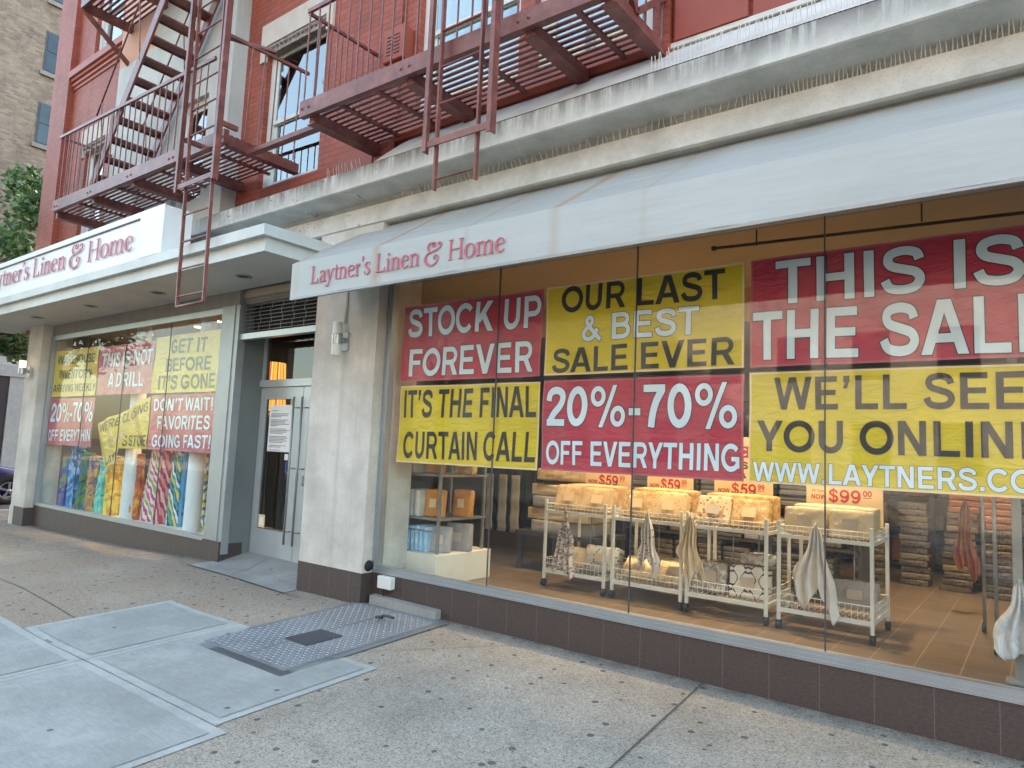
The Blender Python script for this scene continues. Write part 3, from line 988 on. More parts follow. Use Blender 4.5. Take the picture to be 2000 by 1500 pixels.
SANS = {
 'A': (1.0, [('q', .12, 0, .47, 1, .22), ('q', .88, 0, .53, 1, .22), ('r', .25, .75, .22, .38)]),
 'B': (1.0, [_st, ('s', [(.25, .915)]+_arc(.58, .725, .23, .19, 90, -90)+[(.25, .535)], .17), ('s', [(.25, .53)]+_arc(.6, .307, .26, .222, 90, -90)+[(.25, .085)], .17)]),
 'C': (1.0, [('s', _arc(.52, .5, .4, .415, 38, 322, 24), .19)]),
 'D': (1.0, [_st, ('s', [(.25, .915)]+_arc(.44, .5, .37, .415, 90, -90)+[(.25, .085)], .18)]),
 'E': (.93, [_st, ('r', .3, .82, .83, 1), ('r', .3, .78, .43, .59), ('r', .3, .85, 0, .17)]),
 'F': (.85, [_st, ('r', .3, .8, .83, 1), ('r', .3, .72, .42, .58)]),
 'G': (1.08, [('s', _arc(.53, .5, .41, .415, 40, 318, 24), .19), ('r', .77, .96, .12, .53), ('r', .55, .96, .37, .53)]),
 'H': (1.0, [_st, ('r', .7, .9, 0, 1), ('r', .3, .7, .43, .6)]),
 'I': (.4, [_st]),
 'K': (1.0, [_st, ('q', .24, .3, .80, 1, .26), ('q', .86, 0, .46, .62, .26)]),
 'L': (.85, [_st, ('r', .3, .8, 0, .17)]),
 'M': (1.16, [('r', .1, .29, 0, 1), ('r', .87, 1.06, 0, 1), ('q', .58, 0, .22, 1, .21), ('q', .58, 0, .94, 1, .21)]),
 'N': (1.0, [('r', .1, .29, 0, 1), ('r', .71, .9, 0, 1), ('q', .79, 0, .21, 1, .22)]),
 'O': (1.08, [('s', _arc(.54, .5, .42, .415, 90, 450, 30), .195)]),
 'P': (.93, [_st, ('s', [(.25, .915)]+_arc(.57, .675, .25, .24, 90, -90)+[(.25, .435)], .17)]),
 'R': (1.0, [_st, ('s', [(.25, .915)]+_arc(.58, .685, .25, .23, 90, -90)+[(.25, .455)], .17), ('q', .86, 0, .58, .46, .24)]),
 'S': (.93, [('s', _sm(_S), .185)]),
 'T': (.86, [('r', .03, .83, .83, 1), ('r', .33, .53, 0, .83)]),
 'U': (1.0, [('s', [(.2, 1), (.2, .7)]+_arc(.5, .39, .3, .305, 180, 360)+[(.8, .7), (.8, 1)], .195)]),
 'V': (.94, [('q', .47, 0, .12, 1, .22), ('q', .47, 0, .82, 1, .22)]),
 'W': (1.32, [('q', .36, 0, .11, 1, .2), ('q', .36, 0, .64, 1, .19), ('q', .96, 0, .68, 1, .19), ('q', .96, 0, 1.21, 1, .2)]),
 'Y': (.92, [('q', .46, .36, .12, 1, .24), ('q', .46, .36, .80, 1, .24), ('r', .36, .56, 0, .42)]),
 '&': (1.0, [('s', _sm([(.94, .04), (.68, .28), (.36, .64), (.3, .8), (.43, .92), (.57, .82), (.53, .68), (.3, .5), (.14, .31), (.2, .13), (.42, .08), (.64, .2), (.8, .47)]), .165)]),
 "'": (.38, [('r', .1, .29, .81, 1), ('q', .15, .62, .22, .83, .12)]),
 '%': (1.28, [('s', _arc(.31, .745, .18, .195, 90, 450, 20), .125), ('s', _arc(.97, .255, .18, .195, 90, 450, 20), .125), ('q', .42, -.02, .86, 1.02, .13)]),
 '-': (.47, [('r', .05, .42, .28, .45)]),
 '0': (.78, [('s', _arc(.39, .5, .265, .415, 90, 450, 26), .19)]),
 '2': (.78, [('s', _sm([(.13, .64), (.19, .84), (.4, .915), (.6, .84), (.635, .68), (.54, .5), (.33, .31), (.18, .1)]), .19), ('r', .07, .73, 0, .17)]),
 '7': (.78, [('r', .06, .73, .83, 1), ('s', _sm([(.64, .88), (.45, .6), (.34, .3), (.3, 0)]), .2)]),
 '1': (.78, [('r', .33, .53, 0, 1), ('q', .16, .68, .42, .95, .2)]),
 '4': (.78, [('r', .45, .64, 0, 1), ('r', .04, .74, .2, .36), ('q', .13, .3, .5, 1, .2)]),
 '5': (.78, [('r', .22, .7, .83, 1), ('q', .2, .48, .28, .95, .18), ('s', _sm([(.17, .52), (.36, .62), (.58, .54), (.64, .33), (.54, .14), (.36, .085), (.18, .15), (.09, .3)]), .18)]),
 '9': (.78, [('s', _arc(.37, .66, .255, .255, 90, 450, 20), .18), ('s', _sm([(.63, .66), (.61, .35), (.49, .13), (.32, .085), (.13, .2)]), .18)]),
 '$': (.78, [('s', _sm([(a*.8, b) for a, b in _S]), .165), ('r', .33, .43, -.1, 1.1)]),
 '.': (.39, [('r', .1, .29, 0, .19)]),
 '!': (.46, [('r', .14, .33, 0, .19), ('q', .235, .28, .235, 1, .19)]),
 ' ': (.39, []),
}
def sans_geo(s, e):
    x = 0
    out = []
    for ch in s:
        adv, prims = SANS[ch]
        for p in prims:
            if p[0] == 'r':
                a, b, c, d = p[1]-e, p[2]+e, p[3]-e, p[4]+e
                vs, fs = [(a, c), (b, c), (b, d), (a, d)], [(0, 1, 2, 3)]
            elif p[0] == 'q':
                x0, y0, x1, y1, w_ = p[1:]
                k = (x1-x0)/(y1-y0)
                x0 -= k*e; x1 += k*e; y0 -= e; y1 += e
                w_ = w_/2+e*math.sqrt(1+k*k)
                vs, fs = [(x0-w_, y0), (x0+w_, y0), (x1+w_, y1), (x1-w_, y1)], [(0, 1, 2, 3)]
            else:
                pts, w_ = [Vector(q) for q in p[1]], p[2]/2+e
                closed = (pts[0]-pts[-1]).length < 1e-4
                if not closed and e:
                    pts[0] = pts[0]+(pts[0]-pts[1]).normalized()*e
                    pts[-1] = pts[-1]+(pts[-1]-pts[-2]).normalized()*e
                vs, fs = [], []
                n = len(pts)
                for i, q in enumerate(pts):
                    if closed and i in (0, n-1): d = pts[1]-pts[n-2]
                    else: d = pts[min(i+1, n-1)]-pts[max(i-1, 0)]
                    d = d.normalized()
                    nn = Vector((-d.y, d.x))*w_
                    vs += [tuple(q+nn), tuple(q-nn)]
                fs = [(2*i+1, 2*i+3, 2*i+2, 2*i) for i in range(n-1)]
            out.append(([(a+x, b) for a, b in vs], fs))
        x += adv
    return out
def put_sans(mb, s, sub, BL, BR, TL, y, e, fn=None):
    xs = [v[0] for vs, _ in sans_geo(sub, 0) for v in vs]
    x0, x1 = min(xs), max(xs)
    ux, uz = (BR[0]-BL[0])/(x1-x0), (BR[1]-BL[1])/(x1-x0)
    hz = (TL[1]-BL[1])-(TL[0]-BL[0])*uz/ux
    for k, (vs, fs) in enumerate(sans_geo(s, e)):
        o = []
        yy = y-(k % 3)*.00015
        if fn and len(vs) == 4 and len(fs) == 1:
            q = vs
            N_ = 6
            vs = [tuple((q[0][i]*(1-u)+q[1][i]*u)*(1-v)+(q[3][i]*(1-u)+q[2][i]*u)*v for i in (0, 1)) for v in [j/N_ for j in range(N_+1)] for u in [j/N_ for j in range(N_+1)]]
            fs = [(j*(N_+1)+i, j*(N_+1)+i+1, (j+1)*(N_+1)+i+1, (j+1)*(N_+1)+i) for j in range(N_) for i in range(N_)]
        for a, b in vs:
            X, Z = BL[0]+(a-x0)*ux, BL[1]+(a-x0)*uz+b*hz
            o.append((X, yy, Z) if fn is None else fn(X, yy, Z))
        mb.add(o, fs)

# ------------------------------------------------------------------ serif lettering
def stroke(mb, pts, wd, M_, y, n=7, thick=.006):
    # smooth variable-width ribbon through pts (glyph space); M_ maps glyph space to the wall
    P = [Vector((a[0], a[1])) for a in pts]
    if len(P) == 2: n = 1
    out = []
    for i in range(len(P)-1):
        p0, p1, p2, p3 = P[max(i-1, 0)], P[i], P[i+1], P[min(i+2, len(P)-1)]
        for k in range(n+(i == len(P)-2)):
            t = k/n
            q = .5*((2*p1)+(-p0+p2)*t+(2*p0-5*p1+4*p2-p3)*t*t+(-p0+3*p1-3*p2+p3)*t**3) if len(P) > 2 else p1+(p2-p1)*t
            out.append((q, wd[i]+(wd[i+1]-wd[i])*t))
    vs = []
    for i, (q, w_) in enumerate(out):
        d = out[min(i+1, len(out)-1)][0]-out[max(i-1, 0)][0]
        d = d.normalized() if d.length > 1e-9 else Vector((1, 0))
        nrm = Vector((-d.y, d.x))*w_/2
        for s_ in (nrm, -nrm):
            X, Z = M_(q+s_)
            vs += [(X, y, Z), (X, y+thick, Z)]
    fs = []
    m = len(out)
    for i in range(m-1):
        a, b = 4*i, 4*i+4
        fs += [(a, b, b+2, a+2), (a+1, a+3, b+3, b+1), (a, a+1, b+1, b), (a+2, b+2, b+3, a+3)]
    fs += [(0, 2, 3, 1), (4*m-4, 4*m-3, 4*m-1, 4*m-2)]
    mb.add(vs, fs)
def G(ch):
    # list of (points, widths) and advance, cap height 1, x height .66
    T, h = .086, .03
    xh = .66
    def stem(x, a, b): return [((x, a), (x, b)), (T, T)]
    def ser(x, y, w=.24): return [((x-w/2, y), (x+w/2, y)), (h, h)]
    def ser_l(x, y): return [((x-.12, y-.055), (x, y)), (.03, .06)]
    if ch == 'L': return [stem(.17, 0, 1), ser(.17, .985), ser(.15, .017, .26), [((.1, .02), (.4, .02), (.56, .03)), (.04, .04, .06)], [((.55, 0), (.6, .24)), (.09, .015)]], .68
    if ch == 'i': return [stem(.13, 0, xh), ser(.13, .017), ser_l(.14, xh-.03), [((.07, .88), (.19, .88)), (.12, .12)]], .29
    if ch in 'nm':
        def arch(x): return [((x, .5), (x+.1, .62), (x+.22, .635), (x+.3, .52), (x+.305, .3), (x+.305, 0)), (.03, .05, .07, .1, T, T)]
        g_ = [stem(.13, 0, xh), ser(.13, .017), ser_l(.14, xh-.03), arch(.15), ser(.455, .017)]
        if ch == 'm': g_ += [arch(.475), ser(.78, .017)]
        return g_, .6 if ch == 'n' else .93
    if ch == 'r': return [stem(.13, 0, xh), ser(.13, .017), ser_l(.14, xh-.03), [((.15, .46), (.23, .6), (.33, .61)), (.03, .06, .1)]], .4
    if ch == 'e': return [[((.1, .375), (.3, .39), (.47, .4)), (.03, .035, .035)], [((.47, .4), (.43, .58), (.28, .655), (.13, .54), (.08, .32), (.15, .1), (.32, .02), (.5, .14)), (.06, .06, .035, .08, .12, .1, .06, .025)]], .56
    if ch == 'o': return [[((.29, .66), (.12, .56), (.07, .33), (.12, .1), (.29, 0), (.46, .1), (.51, .33), (.46, .56), (.29, .66)), (.035, .08, .12, .08, .035, .08, .12, .08, .035)]], .6
    if ch == 'a': return [[((.08, .5), (.13, .62), (.26, .655), (.36, .55), (.365, .3), (.365, .1), (.42, .02), (.5, .06)), (.09, .05, .04, .09, T, T, .07, .02)], [((.36, .4), (.2, .34), (.08, .22), (.09, .06), (.2, .01), (.36, .1)), (.03, .05, .09, .09, .06, .03)]], .52
    if ch == 'y': return [[((.08, .65), (.28, .04)), (.12, .1)], [((.48, .65), (.28, .04), (.17, -.26), (.06, -.3)), (.03, .04, .05, .06)], ser(.1, xh-.015, .22), ser(.48, xh-.015, .18), [((.0, -.26), (.1, -.26)), (.1, .1)]], .56
    if ch == 't': return [[((.17, .84), (.17, .2), (.2, .04), (.32, .03)), (.06, T, .09, .02)], [((.03, .63), (.32, .63)), (.045, .045)]], .36
    if ch == "'": return [[((.1, 1.03), (.07, .74)), (.11, .03)]], .18
    if ch == 's': return [[((.4, .5), (.36, .63), (.22, .655), (.1, .53), (.18, .4), (.34, .28), (.38, .13), (.24, .01), (.1, .05), (.07, .2)), (.03, .04, .05, .09, .12, .12, .09, .05, .04, .03)]], .48
    if ch == 'H': return [stem(.17, 0, 1), stem(.72, 0, 1), ser(.17, .983), ser(.17, .017), ser(.72, .983), ser(.72, .017), [((.17, .52), (.72, .52)), (.04, .04)]], .9
    if ch == '&': return [
        [((.62, .99), (.5, 1.04), (.38, .93), (.46, .84), (.55, .88), (.52, .95)), (.03, .04, .05, .05, .05, .05)],
        [((.5, 1.04), (.26, 1.02), (.16, .82), (.26, .62), (.42, .56)), (.03, .05, .09, .08, .03)],
        [((.4, .58), (.14, .5), (.02, .28), (.12, .04), (.4, -.1), (.66, .02), (.76, .24), (.66, .4), (.52, .32), (.56, .2), (.62, .24)), (.03, .07, .12, .12, .09, .06, .05, .05, .05, .06, .05)],
        [((.28, .53), (.5, .62), (.7, .68), (.86, .8), (.88, .98), (.76, 1.0), (.76, .9)), (.03, .07, .1, .06, .05, .05, .07)]], .98
    return [], .3
def serif_text(mb, s_, sub0, BL, BR, cap, y, par):
    # BL..BR is the span of the text from index sub0 to its end
    adv = [G(c)[1] for c in s_]
    x0 = sum(adv[:sub0])
    tot = sum(adv[sub0:])
    ux, uz = (BR[0]-BL[0])/tot, (BR[1]-BL[1])/tot
    x = -x0
    j = 0
    for c, a in zip(s_, adv):
        if c == ' ':
            x += a
            mb.build('lettering', M['sign_red'], par); mb = MB()
            continue
        for pts, wd in G(c)[0]:
            M_ = lambda q, x=x: (BL[0]+(x+q.x)*ux, BL[1]+(x+q.x)*uz+q.y*cap)
            # keep stroke weight: widths are in cap units, so squash them with the text
            stroke(mb, pts, wd, M_, y-(j % 5)*.0003)
            j += 1
        x += a
    mb.build('lettering', M['sign_red'], par)

# ------------------------------------------------------------------ awning
AW = thing('awning', (-1.5, -.4, 2.85), 'dirty white vinyl awning with red serif lettering over the right shop window', 'awning')
AX0, AX1 = -5.6, 3.25
ribs = [AX0, -4.42, -3.5, -2.62, -1.6, -.6, .4, 1.4, 2.4, AX1]
def sag(x):
    for a, b in zip(ribs, ribs[1:]):
        if a <= x <= b:
            t_ = (x-a)/(b-a)
            return 4*t_*(1-t_)
    return 0
w = MB()
def awn_top(u, v):
    x = AX0+(AX1-AX0)*u
    y = -.90+.88*v
    z = 3.185+.585*v-.022*sag(x)*math.sin(math.pi*v)+.007*math.sin(x*9+v*4)*math.sin(math.pi*v)+.004*math.sin(x*23+v*9)*math.sin(math.pi*v)
    return (x, y, z)
for dn in (0, .004):
    w.grid(90, 8, lambda u, v: tuple(p_+q_ for p_, q_ in zip(awn_top(u, v), (0, dn*.5, -dn))))
    w.grid(60, 3, lambda u, v: (AX0+(AX1-AX0)*u, -.903+dn+(.005*math.sin(u*50)+.003*math.sin(u*131))*(1-v), 2.86+.325*v-.006*sag(AX0+(AX1-AX0)*u)*(1-v)))
w.add([(AX0, -.9, 2.86), (AX0, -.9, 3.185), (AX0, -.02, 3.77), (AX0, -.02, 3.45)], [(0, 1, 2, 3)])
o = w.build('canvas', M['awning'], AW, fix=False)
w = MB()
w.box(AX0, AX1, -.905, -.875, 2.838, 2.86)
for rx in ribs: w.bar((rx+.02, -.88, 2.85), (rx+.02, -.03, 3.72), .025, .025); w.bar((rx+.02, -.88, 2.85), (rx+.02, -.02, 3.25), .022, .022)
w.box(AX0, AX1, -.05, -.02, 3.735, 3.765)
w.build('awning_frame', M['alu_dark'], AW)
w = MB()
serif_text(w, "Laytner's Linen & Home", 0, (-5.30, 2.960), (-3.03, 2.940), .160, -.913, AW)

# ------------------------------------------------------------------ entrance canopy and its sign
CA = thing('entrance_canopy', (-11, -.5, 3.38), 'flat white metal canopy with four round downlights over the left window and door', 'canopy')
w = MB()
w.box(-16, -5.965, -1.0, .01, 3.512, 3.622)
w.build('fascia', M['canopy'], CA)
w = MB()
w.box(-16, -6.03, -.935, -.915, 3.372, 3.512); w.box(-6.05, -6.03, -.915, .01, 3.372, 3.512)
w.build('lower_fascia', M['canopy'], CA)
w = MB(); w.box(-16, -6.05, -.915, .01, 3.39, 3.41)
w.box(-9.52, -9.512, -.9, .0, 3.388, 3.39); w.box(-12.52, -12.512, -.9, .0, 3.388, 3.39)
w.build('soffit', M['soffit'], CA)
for dx, dy in ((-7.27, -.40), (-9.18, -.45), (-11.13, -.49), (-13.17, -.50)):
    w = MB()
    w.lathe((dx, dy, 3.388), [(.095, 0), (.1, -.008), (.07, -.008), (.065, .0)], 18)
    D = w.build('downlight', M['alu'], CA)
    w = MB(); w.lathe((dx, dy, 3.3875), [(.068, -.002), (.001, -.002)], 18)
    w.build('lens', M['rubber'], D)
SG = thing('shop_sign', (-11, -.85, 3.625), 'long white box sign with raised pink red serif letters on top of the canopy', 'sign')
w = MB()
w.box(-16, -8.04, -.985, -.66, 3.626, 4.2)
w.box(-16, -8.03, -1.0, -.985, 4.135, 4.208); w.box(-8.62, -8.03, -1.0, -.985, 3.626, 4.135)
w.build('sign_box', M['sign_white'], SG)
w = MB()
serif_text(w, "Laytner's Linen & Home", 10, (-12.0, 3.80), (-8.74, 3.757), .285, -1.006, SG)
w = MB(); w.box(-8.65, -8.62, -.998, -.985, 4.1, 4.135); w.box(-16, -8.62, -.999, -.986, 4.118, 4.134)
w.build('inset_shadow', M['plate_dark'], SG)  # dark strip under the lip paints its shadow on the inset panel

# ------------------------------------------------------------------ fire escapes
def slats(mb, x0, x1, y0, y1, z, hole=None, n=12, w_=.034, h=.012):
    for i in range(n):
        y = y0+(y1-y0)*(i+.5)/n
        segs = [(x0, x1)]
        if hole and hole[2] < y < hole[3]: segs = [(x0, hole[0]), (hole[1], x1)]
        for a, b in segs:
            mb.box(a, b, y-w_/2, y+w_/2, z, z+h)
FA = thing('fire_escape', (-9.5, -.4, 4.75), 'maroon iron fire escape with a steep stair and drop ladder above the canopy', 'fire escape', 'fire escapes on the facade')
w = MB()
w.hexa([(-11.93, -.86, 4.85), (-7.12, -.86, 4.785), (-7.12, -.80, 4.785), (-11.93, -.80, 4.85), (-11.93, -.86, 5.02), (-7.12, -.86, 4.94), (-7.12, -.80, 4.94), (-11.93, -.80, 5.02)])
for x_ in (-11.8, -10.62, -9.4, -8.3, -7.2):
    for k in (-.05, .05):
        z_ = 4.92-(x_+11.93)*.0145
        w.lathe((x_+k, -.861, z_), [(.001, -.012), (.014, -.008), (.018, 0)], 8, 'y')
w.build('front_beam', M['iron'], FA)
w = MB(); slats(w, -11.9, -7.14, -.79, .06, 4.89); w.build('platform', M['iron'], FA)
for x_, big in ((-11.9, 1), (-10.62, 1), (-9.4, 1), (-8.3, 1), (-7.15, 1), (-11.2, 0), (-10.0, 0), (-8.85, 0), (-7.7, 0)):
    w = MB()
    if big: w.box(x_-.03, x_+.03, -.8, .12, 4.77, 4.885); w.box(x_-.055, x_+.055, -.8, .12, 4.76, 4.772)
    else: w.box(x_-.02, x_+.02, -.8, .1, 4.86, 4.889)
    w.build('cross_beam', M['iron'], FA)
w = MB()
w.bar((-12.0, -.83, 6.06), (-7.5, -.83, 5.90), .03, .04)
n = 27
for i in range(n):
    x_ = -11.95+(4.3)*i/(n-1)
    w.tube([(x_, -.83, 4.95), (x_, -.83, 6.05-(x_+12)*.0355)], .009, 5, False)
w.bar((-11.95, -.83, 6.05), (-11.93, .1, 6.02), .03, .03)
for i in range(6):
    y = -.7+.14*i
    w.tube([(-11.94, y, 4.93), (-11.94, y, 6.03)], .008, 5, False)
w.bar((-7.13, -.9, 6.02), (-7.02, .1, 6.0), .03, .035)
for i in range(5):
    y = -.62+.16*i
    w.tube([(-7.1, y, 4.9), (-7.08, y, 6.01)], .009, 5, False)
w.bar((-7.2, -.85, 6.03), (-7.05, -.35, 6.06), .05, .03)
w.build('railing', M['iron'], FA)
w = MB()
w.bar((-7.1, -.55, 4.76), (-5.7, -.6, 4.71), .08, .05)
w.build('link_bar', M['iron'], FA)
# stair
ST = MB()
sx, sz, tx, tz = -10.78, 5.0, -8.36, 8.12
for yy in (-.79, -.19):
    ST.bar((sx, yy, sz), (tx, yy, tz), .03, .15, (0, 0, 1))
st = ST.build('stair', M['iron'], FA)
nt = 13
for i in range(nt):
    f_ = (i+.7)/(nt+.2)
    x_, z_ = sx+(tx-sx)*f_, sz+(tz-sz)*f_
    w = MB()
    w.box(x_-.09, x_+.1, -.775, -.205, z_-.012, z_+.012)
    w.box(x_-.095, x_-.085, -.775, -.205, z_-.03, z_+.012)
    for k in range(4): w.box(x_-.07+.04*k, x_-.045+.04*k, -.76, -.22, z_+.012, z_+.02)
    w.build('tread', M['iron'], st)
w = MB()
dx, dz = tx-sx, tz-sz
for yy in (-.8, -.18):
    w.tube([(sx-.02, yy, sz+1.1), (tx-.05, yy, tz+1.05)], .012, 6)
    for f_ in (.12, .5, .86):
        w.tube([(sx+dx*f_, yy, sz+dz*f_), (sx+dx*f_-.18, yy, sz+dz*f_+.92)], .009, 5)
w.build('handrail', M['iron'], st)
# upper platform
w = MB()
w.box(-11.68, -7.0, -.86, -.80, 8.06, 8.22)
slats(w, -11.6, -7.0, -.79, .06, 8.16, (-9.8, -8.2, -.8, -.15), 12, .036)
for x_ in (-11.62, -10.5, -9.85, -8.15, -7.05): w.box(x_-.03, x_+.03, -.8, .11, 8.04, 8.155); w.box(x_-.055, x_+.055, -.8, .11, 8.03, 8.042)
w.build('upper_platform', M['iron'], FA)
w = MB()
for x_ in (-11.66, -7.06): w = MB(); w.bar((x_, -.82, 8.05), (x_, .1, 7.35), .07, .05); w.build('brace', M['iron'], FA)
w = MB()
for i in range(27): w.tube([(-11.6+i*.175, -.83, 8.22), (-11.6+i*.175, -.83, 9.2)], .009, 5, False)
w.bar((-11.65, -.83, 9.2), (-7, -.83, 9.2), .03, .04)
w.build('upper_railing', M['iron'], FA)
def ladder(parent, xa, xb, y, z0, z1, ga, gb, gz0, rung0, step, tilt=0.0, loop=False, gd=.03):
    w = MB()
    for x_ in (ga, gb):
        w.box(x_-.02, x_+.02, y-.055, y-.044, gz0, z1); w.box(x_-.02 if x_ < xa else x_+.009, x_-.009 if x_ < xa else x_+.02, y-.044, y+.012, gz0, z1)
    w.box(ga-.01, gb+.01, y-.044, y-.03, gz0+.03, gz0+.085)
    if y < -1:
        for x_ in (ga, gb): w.box(x_-.02, x_+.02, y+.0125, -.862, 4.83, 4.88)
    w.build('ladder_guide', M['iron'], parent)
    w = MB()
    X = lambda x_, z: x_+tilt*(z-z0)
    for x_ in (xa, xb): w.bar((X(x_, z0), y, z0), (X(x_, z1), y, z1), .018, .036, (0, 1, 0))
    z = rung0
    while z < z1:
        w.tube([(X(xa, z), y, z), (X(xb, z), y, z)], .0105, 6, False)
        z += step
    if loop: w.tube([(xa, y, z0), (xa+.08, y-.05, z0-.03), (xb-.08, y-.05, z0-.03), (xb, y, z0)], .014, 6)
    w.build('drop_ladder', M['iron'], parent)
ladder(FA, -7.435, -6.885, -1.05, 2.93, 8.6, -7.62, -6.85, 4.22, 3.03, .305, -.03, True)
FB = thing('fire_escape', (-4, -.4, 4.6), 'maroon iron fire escape balcony with slatted floor above the awning', 'fire escape', 'fire escapes on the facade')
w = MB()
w.hexa([(-5.74, -.86, 4.69), (-2.27, -.86, 4.645), (-2.27, -.80, 4.645), (-5.74, -.80, 4.69), (-5.74, -.86, 4.85), (-2.27, -.86, 4.785), (-2.27, -.80, 4.785), (-5.74, -.80, 4.85)])
for x_ in (-5.65, -4.26, -3.0, -2.4):
    for k in (-.05, .05):
        w.lathe((x_+k, -.861, 4.77-(x_+5.74)*.0165), [(.001, -.012), (.014, -.008), (.018, 0)], 8, 'y')
w.build('front_beam', M['iron'], FB)
w = MB(); slats(w, -5.7, -2.3, -.79, .06, 4.75); w.build('platform', M['iron'], FB)
for x_, big in ((-5.62, 1), (-4.26, 1), (-2.99, 1), (-2.31, 1), (-5.25, 0), (-4.75, 0), (-3.62, 0), (-2.62, 0)):
    w = MB()
    if big: w.box(x_-.03, x_+.03, -.8, .1, 4.63, 4.745); w.box(x_-.06, x_+.06, -.8, .1, 4.62, 4.632)
    else: w.box(x_-.02, x_+.02, -.8, .08, 4.72, 4.749)
    w.build('cross_beam', M['iron'], FB)
w = MB()
w.bar((-5.75, -.83, 5.82), (-2.28, -.83, 5.74), .03, .04)
for i in range(23):
    x_ = -5.72+3.42*i/22
    w.tube([(x_, -.83, 4.8), (x_, -.83, 5.82-(x_+5.75)*.023)], .009, 5, False)
w.bar((-5.74, -.83, 5.8), (-5.7, .1, 5.78), .03, .03)
for i in range(6): w.tube([(-5.73, -.7+.14*i, 4.8), (-5.72, -.7+.14*i, 5.79)], .009, 5, False)
w.bar((-2.29, -.83, 5.74), (-2.28, .1, 5.74), .03, .03)
for i in range(6): w.tube([(-2.29, -.7+.14*i, 4.75), (-2.285, -.7+.14*i, 5.74)], .009, 5, False)
w.build('railing', M['iron'], FB)
w = MB()
w.bar((-2.29, -.84, 5.1), (-2.29, -.45, 4.74), .06, .05); w.build('brace', M['iron'], FB); w = MB(); w.bar((-2.29, -.45, 4.74), (-2.29, .1, 5.2), .06, .05)
w.build('brace', M['iron'], FB)
ladder(FB, -3.76, -3.335, -.93, 3.53, 6.2, -3.85, -3.19, 3.85, 3.62, .31)

# ------------------------------------------------------------------ small fittings on the facade
V = thing('wall_vent', (-5.36, .05, 5.55), 'maroon painted louvred metal vent box on the brick beside an upper window', 'vent')
w = MB(); w.bev(-5.5, -5.2, -.06, .1, 5.56, 5.93, .01); w.build('case', M['red_trim'], V)
w = MB()
for i in range(6):
    for k in (0, 1): w.box(-5.44+.11*k, -5.36+.11*k, -.068, -.058, 5.63+.04*i, 5.645+.04*i)
w.build('louvre', M['iron'], V)
def spikes(name, label, items):
    w = MB()
    for p, q in items: w.tube([p, q], .0034, 4, False)
    return tag(w.build(name, M['white_frame']), label, 'bird spikes', 'bird spike strips')
it = []
for i in range(120):
    x_ = -1.6+i*.027
    it.append(((x_, -.13, 3.965), (x_+random.uniform(-.01, .01), -.13-random.uniform(0, .03), 4.05)))
for i in range(64):
    x_ = -5.0+i*.053
    it.append(((x_, -.12, 3.965), (x_+random.uniform(-.045, .045), -.16, 4.08)))
spikes('bird_spikes', 'row of thin wire bird spikes along the lower ledge under the cornice', it)
it = []
for i in range(90):
    x_ = -2.2+i*.03
    it.append(((x_, -.34, 4.3), (x_+random.uniform(-.015, .015), -.36+random.uniform(-.02, .03), 4.43)))
spikes('bird_spikes', 'row of thin wire bird spikes standing on the zinc topped cornice', it)
it = []
for i in range(12):
    x_ = -6.1+i*.05
    it.append(((x_, -.2, 4.32), (x_+random.uniform(-.04, .04), -.24, 4.47)))
spikes('bird_spikes', 'short cluster of bird spikes on the cornice below the ornate window', it)
def sconce(x_, y, z_, label, lit, double):
    t_ = thing('wall_lamp', (x_, y, z_), label, 'wall lamp')
    w = MB(); w.bev(x_-.05, x_+.05, y+.1, y+.115, z_-.11, z_+.09, .004)
    w.bar((x_, y, z_), (x_, y+.1, z_), .05, .05)
    w.build('bracket', M['alu_dark'], t_)
    w = MB(); w.lathe((x_, y, z_), [(.056, -.055), (.056, .055)], 20); w.lathe((x_, y, z_), [(.058, .045), (.058, .055), (.02, .056)], 20)
    w.build('collar', M['alu'], t_)
    w = MB(); w.lathe((x_, y, z_), [(.05, .055), (.052, .17), (.045, .178), (.001, .179)], 20)
    w.build('lamp_shade', M['sconce_on'] if lit else M['sconce'], t_)
    w = MB()
    if double: w.lathe((x_, y, z_), [(.052, -.055), (.05, -.16), (.044, -.175), (.001, -.176)], 20)
    else: w.lathe((x_, y, z_), [(.05, -.055), (.03, -.07), (.001, -.072)], 20)
    w.build('lamp_shade', M['sconce'], t_)
    return t_
sconce(-5.69, -.255, 2.575, 'unlit double cylinder wall lamp on the beige pillar beside the door', False, True)
sconce(-14.22, -.30, 2.56, 'glowing cream cylinder wall lamp on the far pillar of the facade', True, False)
w = MB()
w.tube([(-5.705, -.146, 2.76), (-5.70, -.146, 3.3)], .02, 8)
tag(w.build('conduit', M['lintel']), 'beige cable conduit running up the pillar above the wall lamp', 'conduit')
EB = thing('junction_box', (-4.985, -.03, .165), 'small grey plastic junction box on the dark tile base by the pillar', 'junction box')
w = MB(); w.bev(-5.08, -4.9, -.07, -.001, .165, .28, .006); w.build('case', M['sconce'], EB)
w = MB(); w.tube([(-5.03, -.03, .165), (-5.03, -.02, .09), (-5.035, -.015, .0)], .006, 6); w.build('cable', M['rubber'], EB)
w = MB(); w.lathe((-5.2215, -.06, .35), [(.001, .02), (.045, .018), (.055, 0)], 16, 'x')
w.lathe((-5.2215, -.06, .35), [(.02, .03), (.001, .032)], 12, 'x')
tag(w.build('wall_socket', M['rubber']), 'round black outlet cover low on the side of the beige pillar', 'outlet')
w = MB()
w.hexa([(-5.17, -.075, -.01), (-4.3, -.075, -.01), (-4.3, -.002, .0), (-5.17, -.002, .0), (-5.17, -.07, .085), (-4.3, -.07, .075), (-4.3, -.002, .08), (-5.17, -.002, .09)])
tag(w.build('concrete_upstand', M['conc_old']), 'low pale concrete upstand along the tile base behind the cellar hatch', 'upstand')
